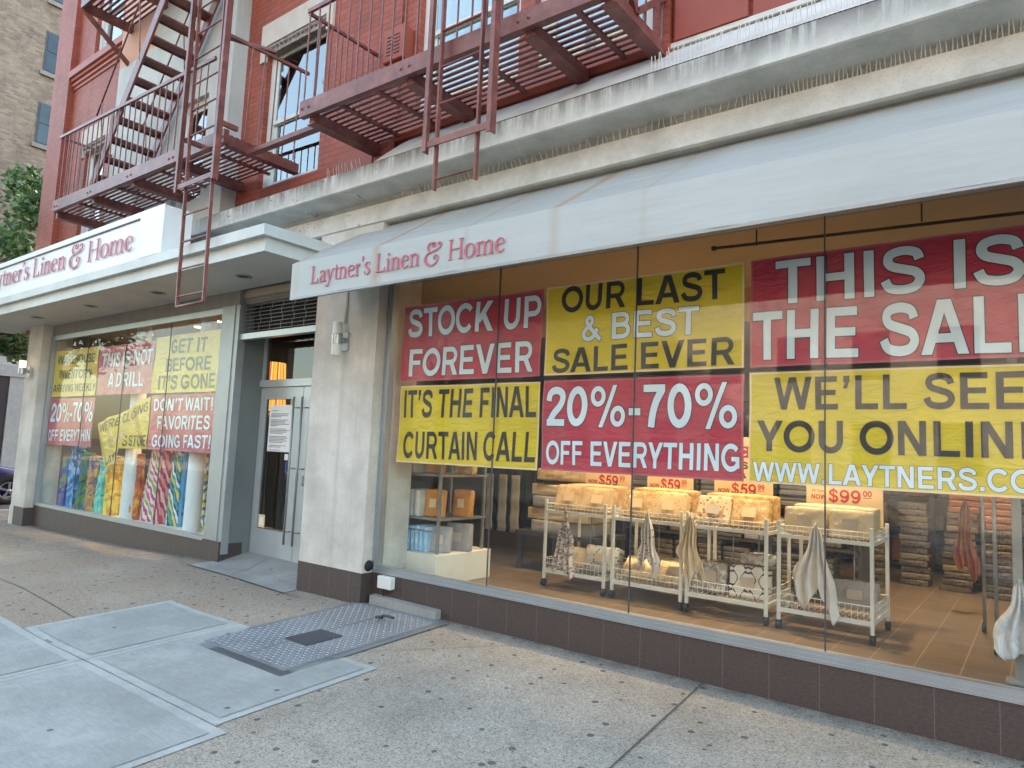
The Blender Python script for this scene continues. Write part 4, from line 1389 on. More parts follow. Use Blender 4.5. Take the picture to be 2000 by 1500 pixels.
# cellar hatch
HX0, HX1, HY0, HY1 = -5.25, -4.2, -1.68, -.12
HT = thing('cellar_hatch', (-4.72, -.9, gz(-4.72, -.9)), 'steel diamond plate cellar hatch set in the pavement before the window', 'hatch')
w = MB()
sheet(w, HX0-.07, HX1+.07, HY0-.08, HY1+.04, .009)
w.build('hatch_frame', M['plate'], HT)
def leaf(x0, x1):
    w = MB()
    zf = lambda x_, y: gz(x_, y)+.016
    c = [(x0, HY0), (x1, HY0), (x1, HY1), (x0, HY1)]
    w.hexa([(a, b, gz(a, b)+.0) for a, b in c]+[(a, b, zf(a, b)) for a, b in c])
    w.k = 1
    nx_, ny_ = int((x1-x0)/.04), int((HY1-HY0)/.04)
    for i in range(nx_):
        for j in range(ny_):
            cx, cy_ = x0+.02+(x1-x0-.04)*(i+.5)/nx_, HY0+.02+(HY1-HY0-.04)*(j+.5)/ny_
            a = math.pi/4 if (i+j) % 2 else -math.pi/4
            d = Vector((math.cos(a), math.sin(a)))
            e = Vector((-d.y, d.x))
            z_ = zf(cx, cy_)
            L_, K = .015, .0055
            c4 = [Vector((cx, cy_))+d*L_, Vector((cx, cy_))+e*K, Vector((cx, cy_))-d*L_, Vector((cx, cy_))-e*K]
            w.add([(q.x, q.y, z_) for q in c4]+[(cx+(q.x-cx)*.5, cy_+(q.y-cy_)*.5, z_+.004) for q in c4], [(4, 5, 6, 7), (0, 1, 5, 4), (1, 2, 6, 5), (2, 3, 7, 6), (3, 0, 4, 7)])
    return w.build('hatch_door', [M['plate'], M['lozenge']], HT)
xm = (HX0+HX1)/2
leaf(HX0, xm-.003); leaf(xm+.003, HX1)
w = MB()
c = [(-4.80, -1.26), (-4.52, -1.26), (-4.50, -.93), (-4.78, -.93)]
w.hexa([(a, b, gz(a, b)+.012) for a, b in c]+[(a, b, gz(a, b)+.026) for a, b in c])
w.build('cover_plate', M['plate_dark'], HT)
w = MB()
w.tube([(-4.62, -.42, .02), (-4.58, -.44, .05), (-4.52, -.42, .05), (-4.5, -.38, .03)], .012, 6)
w.box(-4.66, -4.6, -.45, -.41, .015, .035)
w.build('hasp', M['plate_dark'], HT)

# ------------------------------------------------------------------ sale banners behind the glass
BAN = [
 ('B1', (-5.065, -3.372, 2.156, 2.91), 'r', [('STOCK UP', 'STOCK UP', (-5.007, 2.595), (-3.391, 2.585), (-4.994, 2.875)), ('FOREVER', 'FOREVER', (-4.955, 2.204), (-3.448, 2.199), (-4.971, 2.473))], 'red banner reading STOCK UP FOREVER hanging behind shop window glass'),
 ('B2', (-3.33, -1.64, 2.16, 2.915), 'ykwk', [('OUR LAST', 'OUR LAST', (-3.179, 2.685), (-1.781, 2.671), (-3.189, 2.904)), ('& BEST', '& BEST', (-2.977, 2.43), (-1.978, 2.424), (-2.972, 2.643)), ('SALE EVER', 'SALE EVER', (-3.257, 2.179), (-1.701, 2.185), (-3.248, 2.383))], 'yellow banner reading OUR LAST & BEST SALE EVER behind shop window glass'),
 ('B3', (-5.058, -3.373, 1.362, 2.11), 'ykk', [("IT'S THE FINAL", "IT'S THE FINAL", (-4.989, 1.797), (-3.405, 1.808), (-5.001, 2.065)), ('CURTAIN CALL', 'CURTAIN CALL', (-4.977, 1.404), (-3.397, 1.427), (-4.987, 1.661))], "yellow banner reading IT'S THE FINAL CURTAIN CALL behind shop window glass"),
 ('B4', (-3.333, -1.64, 1.371, 2.117), 'r', [('20%-70%', '20%-70%', (-3.291, 1.738), (-1.682, 1.736), (-3.296, 2.06)), ('OFF EVERYTHING', 'OFF EVERYTHING', (-3.287, 1.42), (-1.668, 1.436), (-3.288, 1.613))], 'red banner reading 20%-70% OFF EVERYTHING in the window right of the pillar'),
 ('B5', (-1.598, .16, 2.16, 2.921), 'r', [('THIS IS', 'THIS IS', (-1.426, 2.589), (-.047, 2.58), (-1.423, 2.887)), ('THE SALE', 'THE SAL', (-1.577, 2.211), (-.12, 2.189), (-1.58, 2.542))], 'large red banner reading THIS IS THE SALE at the right end of the window'),
 ('B6', (-1.598, .16, 1.37, 2.123), 'ykkw', [("WE'LL SEE", "WE'LL SE", (-1.433, 1.867), (-.231, 1.866), (-1.434, 2.083)), ('YOU ONLINE', 'YOU ONLIN', (-1.545, 1.585), (-.124, 1.588), (-1.546, 1.793)), ('WWW.LAYTNERS.COM', 'WWW.LAYTNERS.C', (-1.565, 1.382), (-.154, 1.399), (-1.567, 1.511))], "yellow banner reading WE'LL SEE YOU ONLINE with a web address below"),
 ('L1', (-13.82, -12.1, 2.127, 2.93), 'ykkk', [('WAREHOUSE', 'WAREHOUSE', (-13.70, 2.692), (-12.235, 2.674), (-13.74, 2.845)), ('INVENTORY', 'INVENTORY', (-13.6, 2.442), (-12.309, 2.416), (-13.64, 2.593)), ('ARRIVING WEEKLY', 'ARRIVING WEEKLY', (-13.79, 2.208), (-12.12, 2.202), (-13.78, 2.339))], 'yellow banner reading WAREHOUSE INVENTORY ARRIVING WEEKLY in the far window'),
 ('L2', (-12.055, -10.22, 2.13, 2.905), 'r', [('THIS IS NOT', 'THIS IS NOT', (-11.949, 2.568), (-10.266, 2.562), (-12.002, 2.796)), ('A DRILL', 'A DRILL', (-11.67, 2.246), (-10.513, 2.244), (-11.691, 2.467))], 'red banner reading THIS IS NOT A DRILL in the far window'),
 ('L3', (-10.21, -8.40, 2.127, 2.94), 'ykkk', [('GET IT', 'GET IT', (-9.754, 2.68), (-8.813, 2.664), (-9.791, 2.881)), ('BEFORE', 'BEFORE', (-9.879, 2.428), (-8.661, 2.416), (-9.894, 2.616)), ("IT'S GONE", "IT'S GONE", (-10.036, 2.174), (-8.50, 2.168), (-10.059, 2.375))], "yellow banner reading GET IT BEFORE IT'S GONE in the far window"),
 ('L4', (-13.83, -12.09, 1.30, 2.093), 'r', [('20%-70%', '20%-70%', (-13.76, 1.688), (-12.11, 1.701), (-13.81, 2.014)), ('OFF EVERYTHIN', 'OFF EVERYTHIN', (-13.79, 1.358), (-12.13, 1.387), (-13.81, 1.553))], 'red banner reading 20%-70% OFF EVERYTHING at the left end of the far window'),
 ('L6', (-10.186, -8.40, 1.325, 2.10), 'r', [("DON'T WAIT!", "DON'T WAIT!", (-10.059, 1.873), (-8.535, 1.877), (-10.069, 2.046)), ('FAVORITES', 'FAVORITES', (-9.941, 1.614), (-8.575, 1.629), (-9.949, 1.799)), ('GOING FAST!', 'GOING FAST!', (-10.056, 1.361), (-8.52, 1.382), (-10.066, 1.538))], "red banner reading DON'T WAIT! FAVORITES GOING FAST! in the far window"),
]
def lettering(parent, lines, cols, wav):
    for (s_, sub, BL, BR, TL), c in zip(lines, cols):
        b_w = MB()
        fn = lambda X, Y, Z: (X, Y+wav(X, Z), Z)
        if c == 'w':
            b_w.k = 1
            put_sans(b_w, s_, sub, BL, BR, TL, .0722, .024, fn)
            b_w.k = 0
            put_sans(b_w, s_, sub, BL, BR, TL, .0712, .002, fn)
        else:
            put_sans(b_w, s_, sub, BL, BR, TL, .0718, 0, fn)
        b_w.build('lettering', [M['whiteink'] if c == 'w' else M['ink'], M['ink']], parent, fix=False)
for bi, (k, (x0, x1, z0, z1), c, lines, lb) in enumerate(BAN):
    wav = lambda X, Z, b=bi: .008*math.sin(X*6.3+b*1.7)+.006*math.sin(Z*8+X*4+b)+.003*math.sin(X*15-Z*6+b)-.001
    w = MB()
    e = .013
    def sf(yo):
        return lambda u, v: (x0+(x1-x0)*u, yo+wav(x0+(x1-x0)*u, z0+(z1-z0)*v), z0+(z1-z0)*v-.012*math.sin(math.pi*u)*(v > .99)*0)
    w.grid(48, 22, sf(.0750)); w.grid(48, 22, sf(.0775))
    o = tag(w.build('sale_banner', M['yel_vinyl'] if c[0] == 'y' else M['red_vinyl'], fix=False), lb, 'banner', 'closing sale banners in the shop windows')
    cols = c[1:] if c[0] == 'y' else 'w'*len(lines)
    lettering(o, lines, cols, wav)
    # pale unprinted margin round the sheet
    w = MB()
    for a, b, c_, d in ((x0, x1, z1-e, z1), (x0, x1, z0, z0+e), (x0, x0+e, z0+e, z1-e), (x1-e, x1, z0+e, z1-e)):
        w.grid(48 if b-a > .5 else 2, 22 if d-c_ > .3 else 2, lambda u, v: (a+(b-a)*u, .0736+wav(a+(b-a)*u, c_+(d-c_)*v), c_+(d-c_)*v))
    w.build('margin', M['price_card'] if c[0] == 'y' else M['sign_red'], o, fix=False)
# the banner that has come loose
w = MB()
PL = [(-11.98, 1.66), (-10.25, 2.085), (-10.21, 1.325), (-11.10, 1.31), (-11.12, 1.10), (-11.66, .99), (-11.80, 1.19)]
def wl(X, Z): return .03*math.sin((X+Z*.7)*5)+.03*max(0, 1.45-Z)+.012*math.sin(X*13+Z*9)
def lp(u, v):
    # top edge from PL0 to PL1, bottom edge follows PL6..PL5..PL4..PL3..PL2
    T_ = (PL[0][0]+(PL[1][0]-PL[0][0])*u, PL[0][1]+(PL[1][1]-PL[0][1])*u)
    bot = [(0, PL[6]), (.1, PL[5]), (.42, PL[4]), (.46, PL[3]), (1, PL[2])]
    for (a, p_), (b, q_) in zip(bot, bot[1:]):
        if a <= u <= b+1e-9:
            f_ = (u-a)/(b-a); B_ = (p_[0]+(q_[0]-p_[0])*f_, p_[1]+(q_[1]-p_[1])*f_); break
    X, Z = B_[0]+(T_[0]-B_[0])*v, B_[1]+(T_[1]-B_[1])*v
    return X, Z
for yo in (.10, .104):
    w.grid(50, 14, lambda u, v: (lp(u, v)[0], yo+wl(*lp(u, v)), lp(u, v)[1]))
o = tag(w.build('sale_banner', M['yel_vinyl'], fix=False), 'yellow closing banner sagging and folded where its left side has come loose', 'banner', 'closing sale banners in the shop windows')
bk, bw = [1], [0]
fn = lambda X, Y, Z: (X, .096+Y+wl(X, Z), Z)
for s_, BL, BR, TL, q in (("WE'RE CLOSING", (-11.824, 1.518), (-10.29, 1.875), (-11.83, 1.66), bk), ('OUR', (-11.543, 1.30), (-10.96, 1.43), (-11.55, 1.46), bw), ('ST', (-10.794, 1.58), (-10.49, 1.655), (-10.8, 1.70), bw), ('S STORE', (-11.05, 1.345), (-10.24, 1.363), (-11.06, 1.51), bk), ("LAY'", (-11.602, 1.03), (-11.14, 1.13), (-11.61, 1.15), bk)):
    m_ = MB(); put_sans(m_, s_, s_, BL, BR, TL, 0, -.01, fn); m_.build('lettering', M['ink'] if q is bk else M['price_card'], o, fix=False)
# door notice and stickers
w = MB()
w.grid(6, 10, lambda u, v: (-7.765+.49*u-.02*(1-v)*0, YD+.012-.004*math.sin(u*3), 1.388+.58*v))
o = tag(w.build('door_notice', M['paper'], fix=False), 'long white printed notice taped inside the left door glass', 'notice')
w = MB()
rr = random.Random(3)
z_ = 1.90
for para in (1, 3, 5, 4, 5, 2, 1):
    for k in range(para):
        ln = rr.uniform(.30, .4) if k < para-1 else rr.uniform(.1, .3)
        w.box(-7.72, -7.72+ln, YD+.0035, YD+.0045, z_-.006, z_+.001); z_ -= .018
    z_ -= .022
w.build('print', M['greyink'], o)
for x0, x1, z0, z1, m, lb in ((-7.385, -7.315, 1.29, 1.365, 'paper', 'small round white sticker on the door glass below the notice'), (-7.36, -7.32, 1.15, 1.27, None, 'small dark blue sticker on the door glass below the white sticker'), (-7.83, -7.70, .44, .60, 'price_card', 'small orange edged card at the foot of the left door glass')):
    w = MB()
    w.bev(x0, x1, YD+.008, YD+.016, z0, z1, .004)
    if m is None: mm = simple('blue_sticker', '#2f4a8c', .5)
    else: mm = M[m]
    o = tag(w.build('door_sticker', mm), lb, 'sticker')
    if z0 < .5:
        w = MB(); w.box(x0+.025, x1-.025, YD+.006, YD+.0075, z0+.03, z1-.03); w.build('print', M['paper'], o)

# ------------------------------------------------------------------ inside the shop
def pat(name, kind, *c, rough=.5, sc=1.0, coat=0.0):
    t = NT(name, rough)
    p = t.pos(True)
    x, y, z = t.sep(p)
    C_ = [lin(i) for i in c]
    if kind == 'dots':
        d = t.voro(t.mapv(p, (1, .2, 1)), 34*sc, 'Distance')
        r = t.ramp(d, (.24, C_[1]), (.3, C_[0]))
        if len(C_) > 2: r = t.mix(t.math('GREATER_THAN', t.sep(t.voro(t.mapv(p, (1, .2, 1)), 34*sc, 'Color'))[0], .6), r, C_[2], 'MULTIPLY')
    elif kind == 'stripes_z' or kind == 'stripes_x' or kind == 'stripes_d':
        a = z if kind == 'stripes_z' else (x if kind == 'stripes_x' else t.math('ADD', t.math('MULTIPLY', x, 1.6), z))
        f = t.math('FRACT', t.math('ADD', t.math('MULTIPLY', a, 3.1*sc), t.math('MULTIPLY', t.noise(t.mapv(p, (2, 1, 1)), 3, 3), .9)))
        st = [(i/len(C_), q) for i, q in enumerate(C_)]
        r = t.ramp(f, *st, interp='CONSTANT')
    elif kind == 'plaid':
        fx = t.math('FRACT', t.math('MULTIPLY', x, 14*sc)); fz = t.math('FRACT', t.math('MULTIPLY', t.math('ADD', z, y), 14*sc))
        a = t.math('MAXIMUM', t.math('LESS_THAN', fx, .14), t.math('LESS_THAN', fz, .14))
        r = t.mix(a, C_[0], C_[1])
    elif kind == 'lattice':
        u = t.math('MULTIPLY', x, 40*sc); v = t.math('MULTIPLY', z, 40*sc)
        q = t.math('ABSOLUTE', t.math('ADD', t.math('COSINE', u), t.math('COSINE', v)))
        q2 = t.math('ABSOLUTE', t.math('SUBTRACT', t.math('ADD', t.math('COSINE', u), t.math('COSINE', v)), t.math('MULTIPLY', t.math('COSINE', t.math('MULTIPLY', u, 2)), .45)))
        r = t.ramp(q2, (.2, C_[1]), (.3, C_[0]))
    else:                                        # mottled beach print
        n_ = t.noise(t.mapv(p, (1, .4, 1)), 5.5*sc, 3, .55, 1.2)
        st = [(.25+.5*i/max(1, len(C_)-1), q) for i, q in enumerate(C_)]
        r = t.ramp(n_, *st)
        r2 = t.ramp(t.noise(t.mapv(p, (1.6, .5, .9)), 11*sc, 2, .5, .8), (.5, 0.0), (.56, .8))
        r = t.mix(r2, r, C_[-1])
    t.col(r)
    if coat:
        t.b.inputs['Coat Weight'].default_value = coat
        t.b.inputs['Coat Roughness'].default_value = .12
        q = t.n('Bump'); q.inputs['Strength'].default_value = .9; q.inputs['Distance'].default_value = .03
        t.l(t.noise(p, 20, 5, .62, 1.6), q.inputs['Height'])
        t.l(q.outputs[0], t.b.inputs['Coat Normal'])
        q2 = t.n('Bump'); q2.inputs['Strength'].default_value = .25; q2.inputs['Distance'].default_value = .015
        t.l(t.noise(p, 16, 4, .6, 1.0), q2.inputs['Height']); t.l(q2.outputs[0], t.b.inputs['Normal'])
    else:
        t.bump(t.noise(p, 90, 3), .2, .003)
    return t.m
P = {
 'tan': pat('tan_bedding', 'print', '#d8bd8e', '#cbab78', '#dcc49a', coat=.8),
 'cream': pat('cream_bedding', 'print', '#ddd0b4', '#d5c39f', coat=.8),
 'gold': pat('crinkled_gold_bedding', 'print', '#d7b676', '#b58f50', '#e0c48c', coat=1, sc=2),
 'goldf': pat('flecked_gold_bedding', 'dots', '#dcc08a', '#a3743c', coat=1),
 'floral': pat('leaf_print_bedding', 'dots', '#dcc9a4', '#8d6e4f', '#d0b79a', coat=.8, sc=.6),
 'dots': pat('dotted_bedding', 'dots', '#b9bfbe', '#6c7478', coat=.6, sc=.7),
 'plaid': pat('plaid_bedding', 'plaid', '#e3d3a8', '#c8ae78', coat=.7),
 'lattice': pat('lattice_bedding', 'lattice', '#dfe5e4', '#22262a', coat=.5),
 'grey': pat('grey_bedding', 'print', '#a9a9a9', '#9c9a9a', coat=.6),
 'white': pat('white_bedding', 'print', '#dadad6', '#cfcfca', coat=.6),
 'blue': pat('pale_blue_bedding', 'print', '#a4cfe8', '#8fbfde', '#bfdcec', coat=.7),
 'orange': pat('amber_bedding', 'print', '#d79a4f', '#c98c44', coat=.6),
 'silver': pat('crinkled_silver_bedding', 'print', '#b9bab5', '#8a8378', '#d6d8d4', coat=1, sc=2),
 'darkpk': pat('dark_wrapped_bedding', 'print', '#5d5446', '#463d33', '#6d6350', coat=1),
 'olive': pat('olive_wrapped_bedding', 'print', '#867a5d', '#6d6148', coat=1),
 'rust': pat('rust_wrapped_bedding', 'print', '#a8632e', '#8b4d24', coat=1),
}
def pack_mesh(mb, w, d, h, seed, puff=.006):
    r = random.Random(seed)
    n = 14
    ph = [r.uniform(0, 6) for _ in range(4)]
    def face(ax, sgn):
        def fn(u, v):
            a, b = 2*u-1, 2*v-1
            e = max(abs(a), abs(b))
            q = [0, 0, 0]
            o = [i for i in range(3) if i != ax]
            q[ax], q[o[0]], q[o[1]] = sgn, a, b
            # rounded box
            out = []
            for c, s_ in zip(q, (w, d, h)):
                out.append(c*s_/2)
            V_ = Vector(out)
            k = .008+.03*min(w, d, h)
            lim = Vector((w/2-k, d/2-k, h/2-k))
            cl = Vector((max(-lim.x, min(lim.x, V_.x)), max(-lim.y, min(lim.y, V_.y)), max(-lim.z, min(lim.z, V_.z))))
            df = V_-cl
            if df.length > 1e-6: V_ = cl+df.normalized()*k
            bulge = puff*(1-a*a)*(1-b*b)*(1+.5*math.sin(a*4+ph[0])*math.sin(b*5+ph[1]))
            nn = Vector((0, 0, 0)); nn[ax] = sgn
            bulge += .0035*math.sin(a*13+ph[2]+2*b)*math.sin(b*9+ph[3])*(1-a*a*.6)*(1-b*b*.6)
            return tuple(V_+nn*bulge)
        return fn
    for ax in range(3):
        for sgn in (-1, 1): mb.grid(n, n, face(ax, sgn))
def pack(x, y, z, w, d, h, mat, label, tilt=0, rz=0, ry=0, group='packaged bedding on the carts and shelf', card=True, seed=None):
    t_ = thing('bedding_pack', (x, y, z), label, 'bedding pack', group)
    t_.rotation_euler = (tilt, ry, rz)
    m = MB(); pack_mesh(m, w, d, h, seed or int(abs(x*1000)+abs(z*700)))
    m.v = [(a, b, c+h/2) for a, b, c in m.v]
    m.build('wrapped_linen', P[mat], t_, True)
    if card:
        m = MB(); cw, chh = min(.12, w*.4), min(.09, h*.35)
        m.box(-cw/2, cw/2, -d/2-.020, -d/2-.0165, h*.42-chh/2+.02, h*.42+chh/2+.02)
        m.build('insert_card', M['price_card'] if mat in ('gold', 'tan', 'orange', 'goldf') else M['lintel'], t_, True)
    return t_
FL = .15
# carts
CL, CD = .73, .70
def make_cart():
    t_ = thing('wire_cart', (0, 0, 0), 'x', 'cart', 'white wire dump carts in the window')
    for sx_ in (-1, 1):
        for sy in (-1, 1):
            x_, y = sx_*(CL/2-.014), sy*(CD/2-.014)
            m = MB(); m.bev(x_-.014, x_+.014, y-.014, y+.014, .07, .885, .003); m.build('leg', M['cart'], t_, True)
            m = MB(); m.lathe((x_-.012, y, .039), [(.005, -.006), (.036, -.006), (.039, .0), (.039, .026), (.036, .032), (.005, .032)], 16, 'x'); m.box(x_-.016, x_+.016, y-.006, y+.006, .04, .07)
            m.build('caster', M['rubber'], t_, True)
    def basket(z0, z1, zr0, zr1):
        m = MB()
        a, b = CL/2-.028, CD/2-.028
        for sy in (-1, 1): m.box(-a, a, sy*(CD/2-.012)-.009, sy*(CD/2-.012)+.009, zr0, zr1)
        for sx_ in (-1, 1): m.box(sx_*(CL/2-.012)-.009, sx_*(CL/2-.012)+.009, -b, b, zr0, zr1)
        k = 15
        r_ = .0026
        for i in range(k+1):
            u = -a+2*a*i/k
            for sy in (-1, 1): m.tube([(u, sy*(CD/2-.012), zr1), (u, sy*(CD/2-.012), z1)], r_, 4, False)
            m.tube([(u, -b, zr1-.004), (u, b, zr1-.004)], r_, 4, False)
            v = -b+2*b*i/k
            for sx_ in (-1, 1): m.tube([(sx_*(CL/2-.012), v, zr1), (sx_*(CL/2-.012), v, z1)], r_, 4, False)
        for zz in (z1, (z1*.5+zr1*.5)):
            for sy in (-1, 1): m.tube([(-a, sy*(CD/2-.012), zz), (a, sy*(CD/2-.012), zz)], r_*1.3, 4, False)
            for sx_ in (-1, 1): m.tube([(sx_*(CL/2-.012), -b, zz), (sx_*(CL/2-.012), b, zz)], r_*1.3, 4, False)
        return m.build('wire_basket', M['cart'], t_, True)
    basket(.14, .285, .14, .175)
    basket(.745, .845, .745, .775)
    for x_ in (-.12, .12):
        m = MB(); m.tube([(x_, .2, .2), (x_, .2, .75)], .006, 6); m.build('stay', M['steel'], t_, True)
    return t_
CX = [-3.78, -2.985, -2.225, -1.418]
CY = 1.345+CD/2
cl = ['white wire cart nearest the metal shelf with a pink flecked towel on its front', 'white wire cart with plaid packs below and a grey dotted towel on its front', 'white wire cart with a lattice print pack below and a cream cloth on its front', 'white wire cart at the right end with a plain white cloth on its front']
c0 = make_cart()
for i, x_ in enumerate(CX):
    c = c0 if i == 0 else copy_tree(c0)
    c.location = (x_, CY, FL)
    lab(c, cl[i])
UB, LB = FL+.776, FL+.177
pk = [
 # upper baskets, front row leaning back
 (-3.93, 1.50, UB, .335, .12, .26, 'tan', 'plain tan pack at the left front of the first cart top', -.30),
 (-3.60, 1.50, UB, .335, .12, .25, 'tan', 'plain tan pack at the right front of the first cart top', -.34),
 (-3.15, 1.50, UB, .335, .12, .25, 'gold', 'crinkled gold pack at the left front of the second cart top', -.32),
 (-2.82, 1.50, UB, .335, .12, .26, 'goldf', 'brown flecked gold pack at the right front of the second cart top', -.32),
 (-2.385, 1.50, UB, .31, .12, .26, 'floral', 'leaf print cream pack at the left front of the third cart top', -.36),
 (-2.06, 1.50, UB, .32, .12, .25, 'gold', 'crinkled shiny gold pack at the right front of the third cart top', -.36),
 (-1.585, 1.50, UB, .33, .14, .22, 'cream', 'flat cream boxed set at the left front of the last cart top', -.12),
 (-1.235, 1.50, UB, .33, .14, .22, 'cream', 'flat cream boxed set at the right front of the last cart top', -.12),
 # back row
 (-3.78, 1.80, UB, .62, .24, .27, 'tan', 'long tan pack lying at the back of the first cart top', 0),
 (-2.985, 1.80, UB, .62, .24, .28, 'gold', 'long shiny gold pack lying at the back of the second cart top', 0),
 (-2.225, 1.80, UB, .62, .24, .28, 'gold', 'long shiny gold pack lying at the back of the third cart top', 0),
 (-1.418, 1.80, UB, .64, .24, .24, 'cream', 'long cream pack lying at the back of the last cart top', 0),
 # lower baskets
 (-3.62, 1.66, LB, .38, .13, .25, 'dots', 'grey dotted pack leaning in the lower basket of the first cart', -.3),
 (-3.17, 1.56, LB, .34, .12, .24, 'plaid', 'cream plaid pack leaning left in the lower basket of the second cart', -.85),
 (-2.80, 1.56, LB, .34, .12, .22, 'plaid', 'tan plaid pack leaning right in the lower basket of the second cart', -.75),
 (-2.41, 1.52, LB, .30, .14, .26, 'silver', 'crinkled brown silver pack in the lower basket of the third cart', -.25),
 (-2.06, 1.52, LB, .33, .14, .27, 'lattice', 'white pack with black lattice print in the lower basket', -.1),
 (-2.02, 1.62, LB+.285, .27, .16, .09, 'silver', 'small crinkled silver pack lying on top of the lattice print pack', 0),
 (-3.98, 1.72, LB, .30, .14, .2, 'cream', 'cream pack behind the flecked towel in the lower basket of the first cart', -.2),
 (-2.99, 1.82, LB, .6, .22, .2, 'cream', 'long cream pack at the back of the lower basket of the second cart', 0),
 (-2.24, 1.84, LB, .6, .2, .24, 'darkpk', 'dark wrapped pack at the back of the lower basket of the third cart', 0),
 (-1.62, 1.84, LB, .28, .16, .22, 'darkpk', 'dark pack behind the white cloth in the last lower basket', -.05),
 (-1.27, 1.82, LB, .34, .12, .22, 'grey', 'grey pack standing at the back of the last lower basket', -.1),
]
for x_, y, z, w_, d_, h_, m_, lb, ti in pk:
    pack(x_, y, z, w_, d_, h_, m_, lb, ti, card=m_ not in ('lattice', 'dots') or True)
# cloths hanging from the cart rims
def cloth(x_, y, z1, z0, w0, mat, label, seed, zig=.05):
    r = random.Random(seed)
    ph = [r.uniform(0, 6.3) for _ in range(6)]
    m = MB()
    H_ = z1-z0
    def fn(u, v):
        vv = 1-v
        ww = .02+(w0-.02)*min(1, vv*1.25)**.85
        k = 7
        X = (u-.5)*ww*1.0+.03*H_*math.sin(vv*5+ph[0])*vv
        tri = abs(((u*1.5+ph[1]/6.3) % 1)*2-1)
        Z = z1-H_*vv*(1-zig*1.7*(1-tri)*vv)-H_*.16*(u-.5)*vv*(1 if seed % 4 else -1)+(.03*(1-vv) if abs(u-.5) < .2 else 0)
        Y = y-.012-.022*math.sin(u*k*2*math.pi*.55+ph[2]+vv*1.5)*min(1, vv*2+.3)-.02*vv*math.sin(u*3+ph[3])
        X += .012*math.sin(vv*11+ph[4])*(u-.5)*2
        return (X, Y-y, Z-z1)
    m.grid(36, 30, fn)
    o = m.build('hanging_cloth', mat, None, True, fix=False)
    o.location = (x_, y, z1)
    md = o.modifiers.new('t', 'SOLIDIFY'); md.thickness = .004
    tag(o, label, 'cloth', 'sample cloths hung on the carts')
cloth(-3.86, 1.325, .94, .27, .23, pat('flecked_cloth', 'dots', '#cfc8c0', '#8b6d74', '#b3a9a6', sc=1.6), 'pink and grey flecked towel knotted on the front of the first cart', 1, .12)
cloth(-2.95, 1.325, 1.0, .42, .21, pat('dotted_cloth', 'dots', '#ccc9c4', '#777b84', sc=1.1), 'grey dotted towel knotted on the front of the second cart', 5, .2)
cloth(-2.53, 1.325, 1.0, .36, .26, pat('cream_cloth', 'print', '#d8cdb2', '#cfc2a2'), 'plain cream cloth hanging from the third cart rim', 9, .25)
cloth(-1.47, 1.325, 1.01, .30, .36, pat('white_cloth', 'print', '#d6d6d2', '#cacac8'), 'plain white cloth hanging wide from the last cart rim', 13, .2)
# price cards
for i, (x0, x1, big, cents, reg, lb) in enumerate(((-4.09, -3.52, '$59', '99', 'Regular $100 - $145', 'cream $59 price card above the first cart'), (-3.33, -2.82, '$59', '99', 'Regular $100 - $145', 'cream $59 price card above the second cart'),
     (-2.60, -2.03, '$59', '99', 'Regular $100 - $145', 'cream $59 price card with a red header above the third cart'), (-1.73, -1.10, '$99', '00', 'Regular $155 - $195', 'cream $99 price card above the last cart'))):
    t_ = thing('price_card', ((x0+x1)/2, 2.1, FL+.78), lb, 'price card', 'price cards above the carts')
    y = 2.06
    m = MB(); m.box(x0, x1, y, y+.006, 1.0, 1.75); m.build('card', M['price_card'], t_)
    m = MB(); xc = (x0+x1)/2; m.tube([(xc, y+.02, FL+.78), (xc, y+.02, 1.7)], .008, 6); m.build('stand', M['steel'], t_)
    W_ = x1-x0
    m = MB()
    put_sans(m, big, big, (x0+W_*.3, 1.185), (x0+W_*.72, 1.185), (x0+W_*.3, 1.30), y-.001, 0)
    put_sans(m, cents, cents, (x0+W_*.75, 1.25), (x0+W_*.86, 1.25), (x0+W_*.75, 1.30), y-.001, 0)
    put_sans(m, 'NOW', 'NOW', (x0+W_*.07, 1.205), (x0+W_*.27, 1.205), (x0+W_*.07, 1.245), y-.001, 0)
    m.box(x0+W_*.75, x0+W_*.86, y-.001, y, 1.235, 1.24)
    if i == 2: m.box(-2.36, x1, y-.001, y, 1.55, 1.66)
    m.build('price_print', M['price_red'], t_, fix=False)
    m = MB()
    put_text(m, reg, reg, (x0+W_*.08, 1.105), (x0+W_*.92, 1.105), (x0+W_*.08, 1.145), y-.001, .004)
    if i == 2:
        put_sans(m, 'S', 'S', (-2.33, 1.44), (-2.27, 1.44), (-2.33, 1.51), y-.001, 0)
        put_sans(m, '&', '&', (-2.33, 1.35), (-2.28, 1.35), (-2.33, 1.40), y-.001, 0)
    if i == 3: put_text(m, 'All Sizes', 'All Sizes', (x0+W_*.07, 1.27), (x0+W_*.24, 1.27), (x0+W_*.07, 1.29), y-.001, .0)
    m.build('small_print', M['ink'], t_, fix=False)
    if i == 2:
        m = MB(); put_sans(m, 'CL', 'CL', (-2.34, 1.57), (-2.22, 1.57), (-2.34, 1.64), y-.003, 0); m.build('header_print', M['paper'], t_, fix=False)
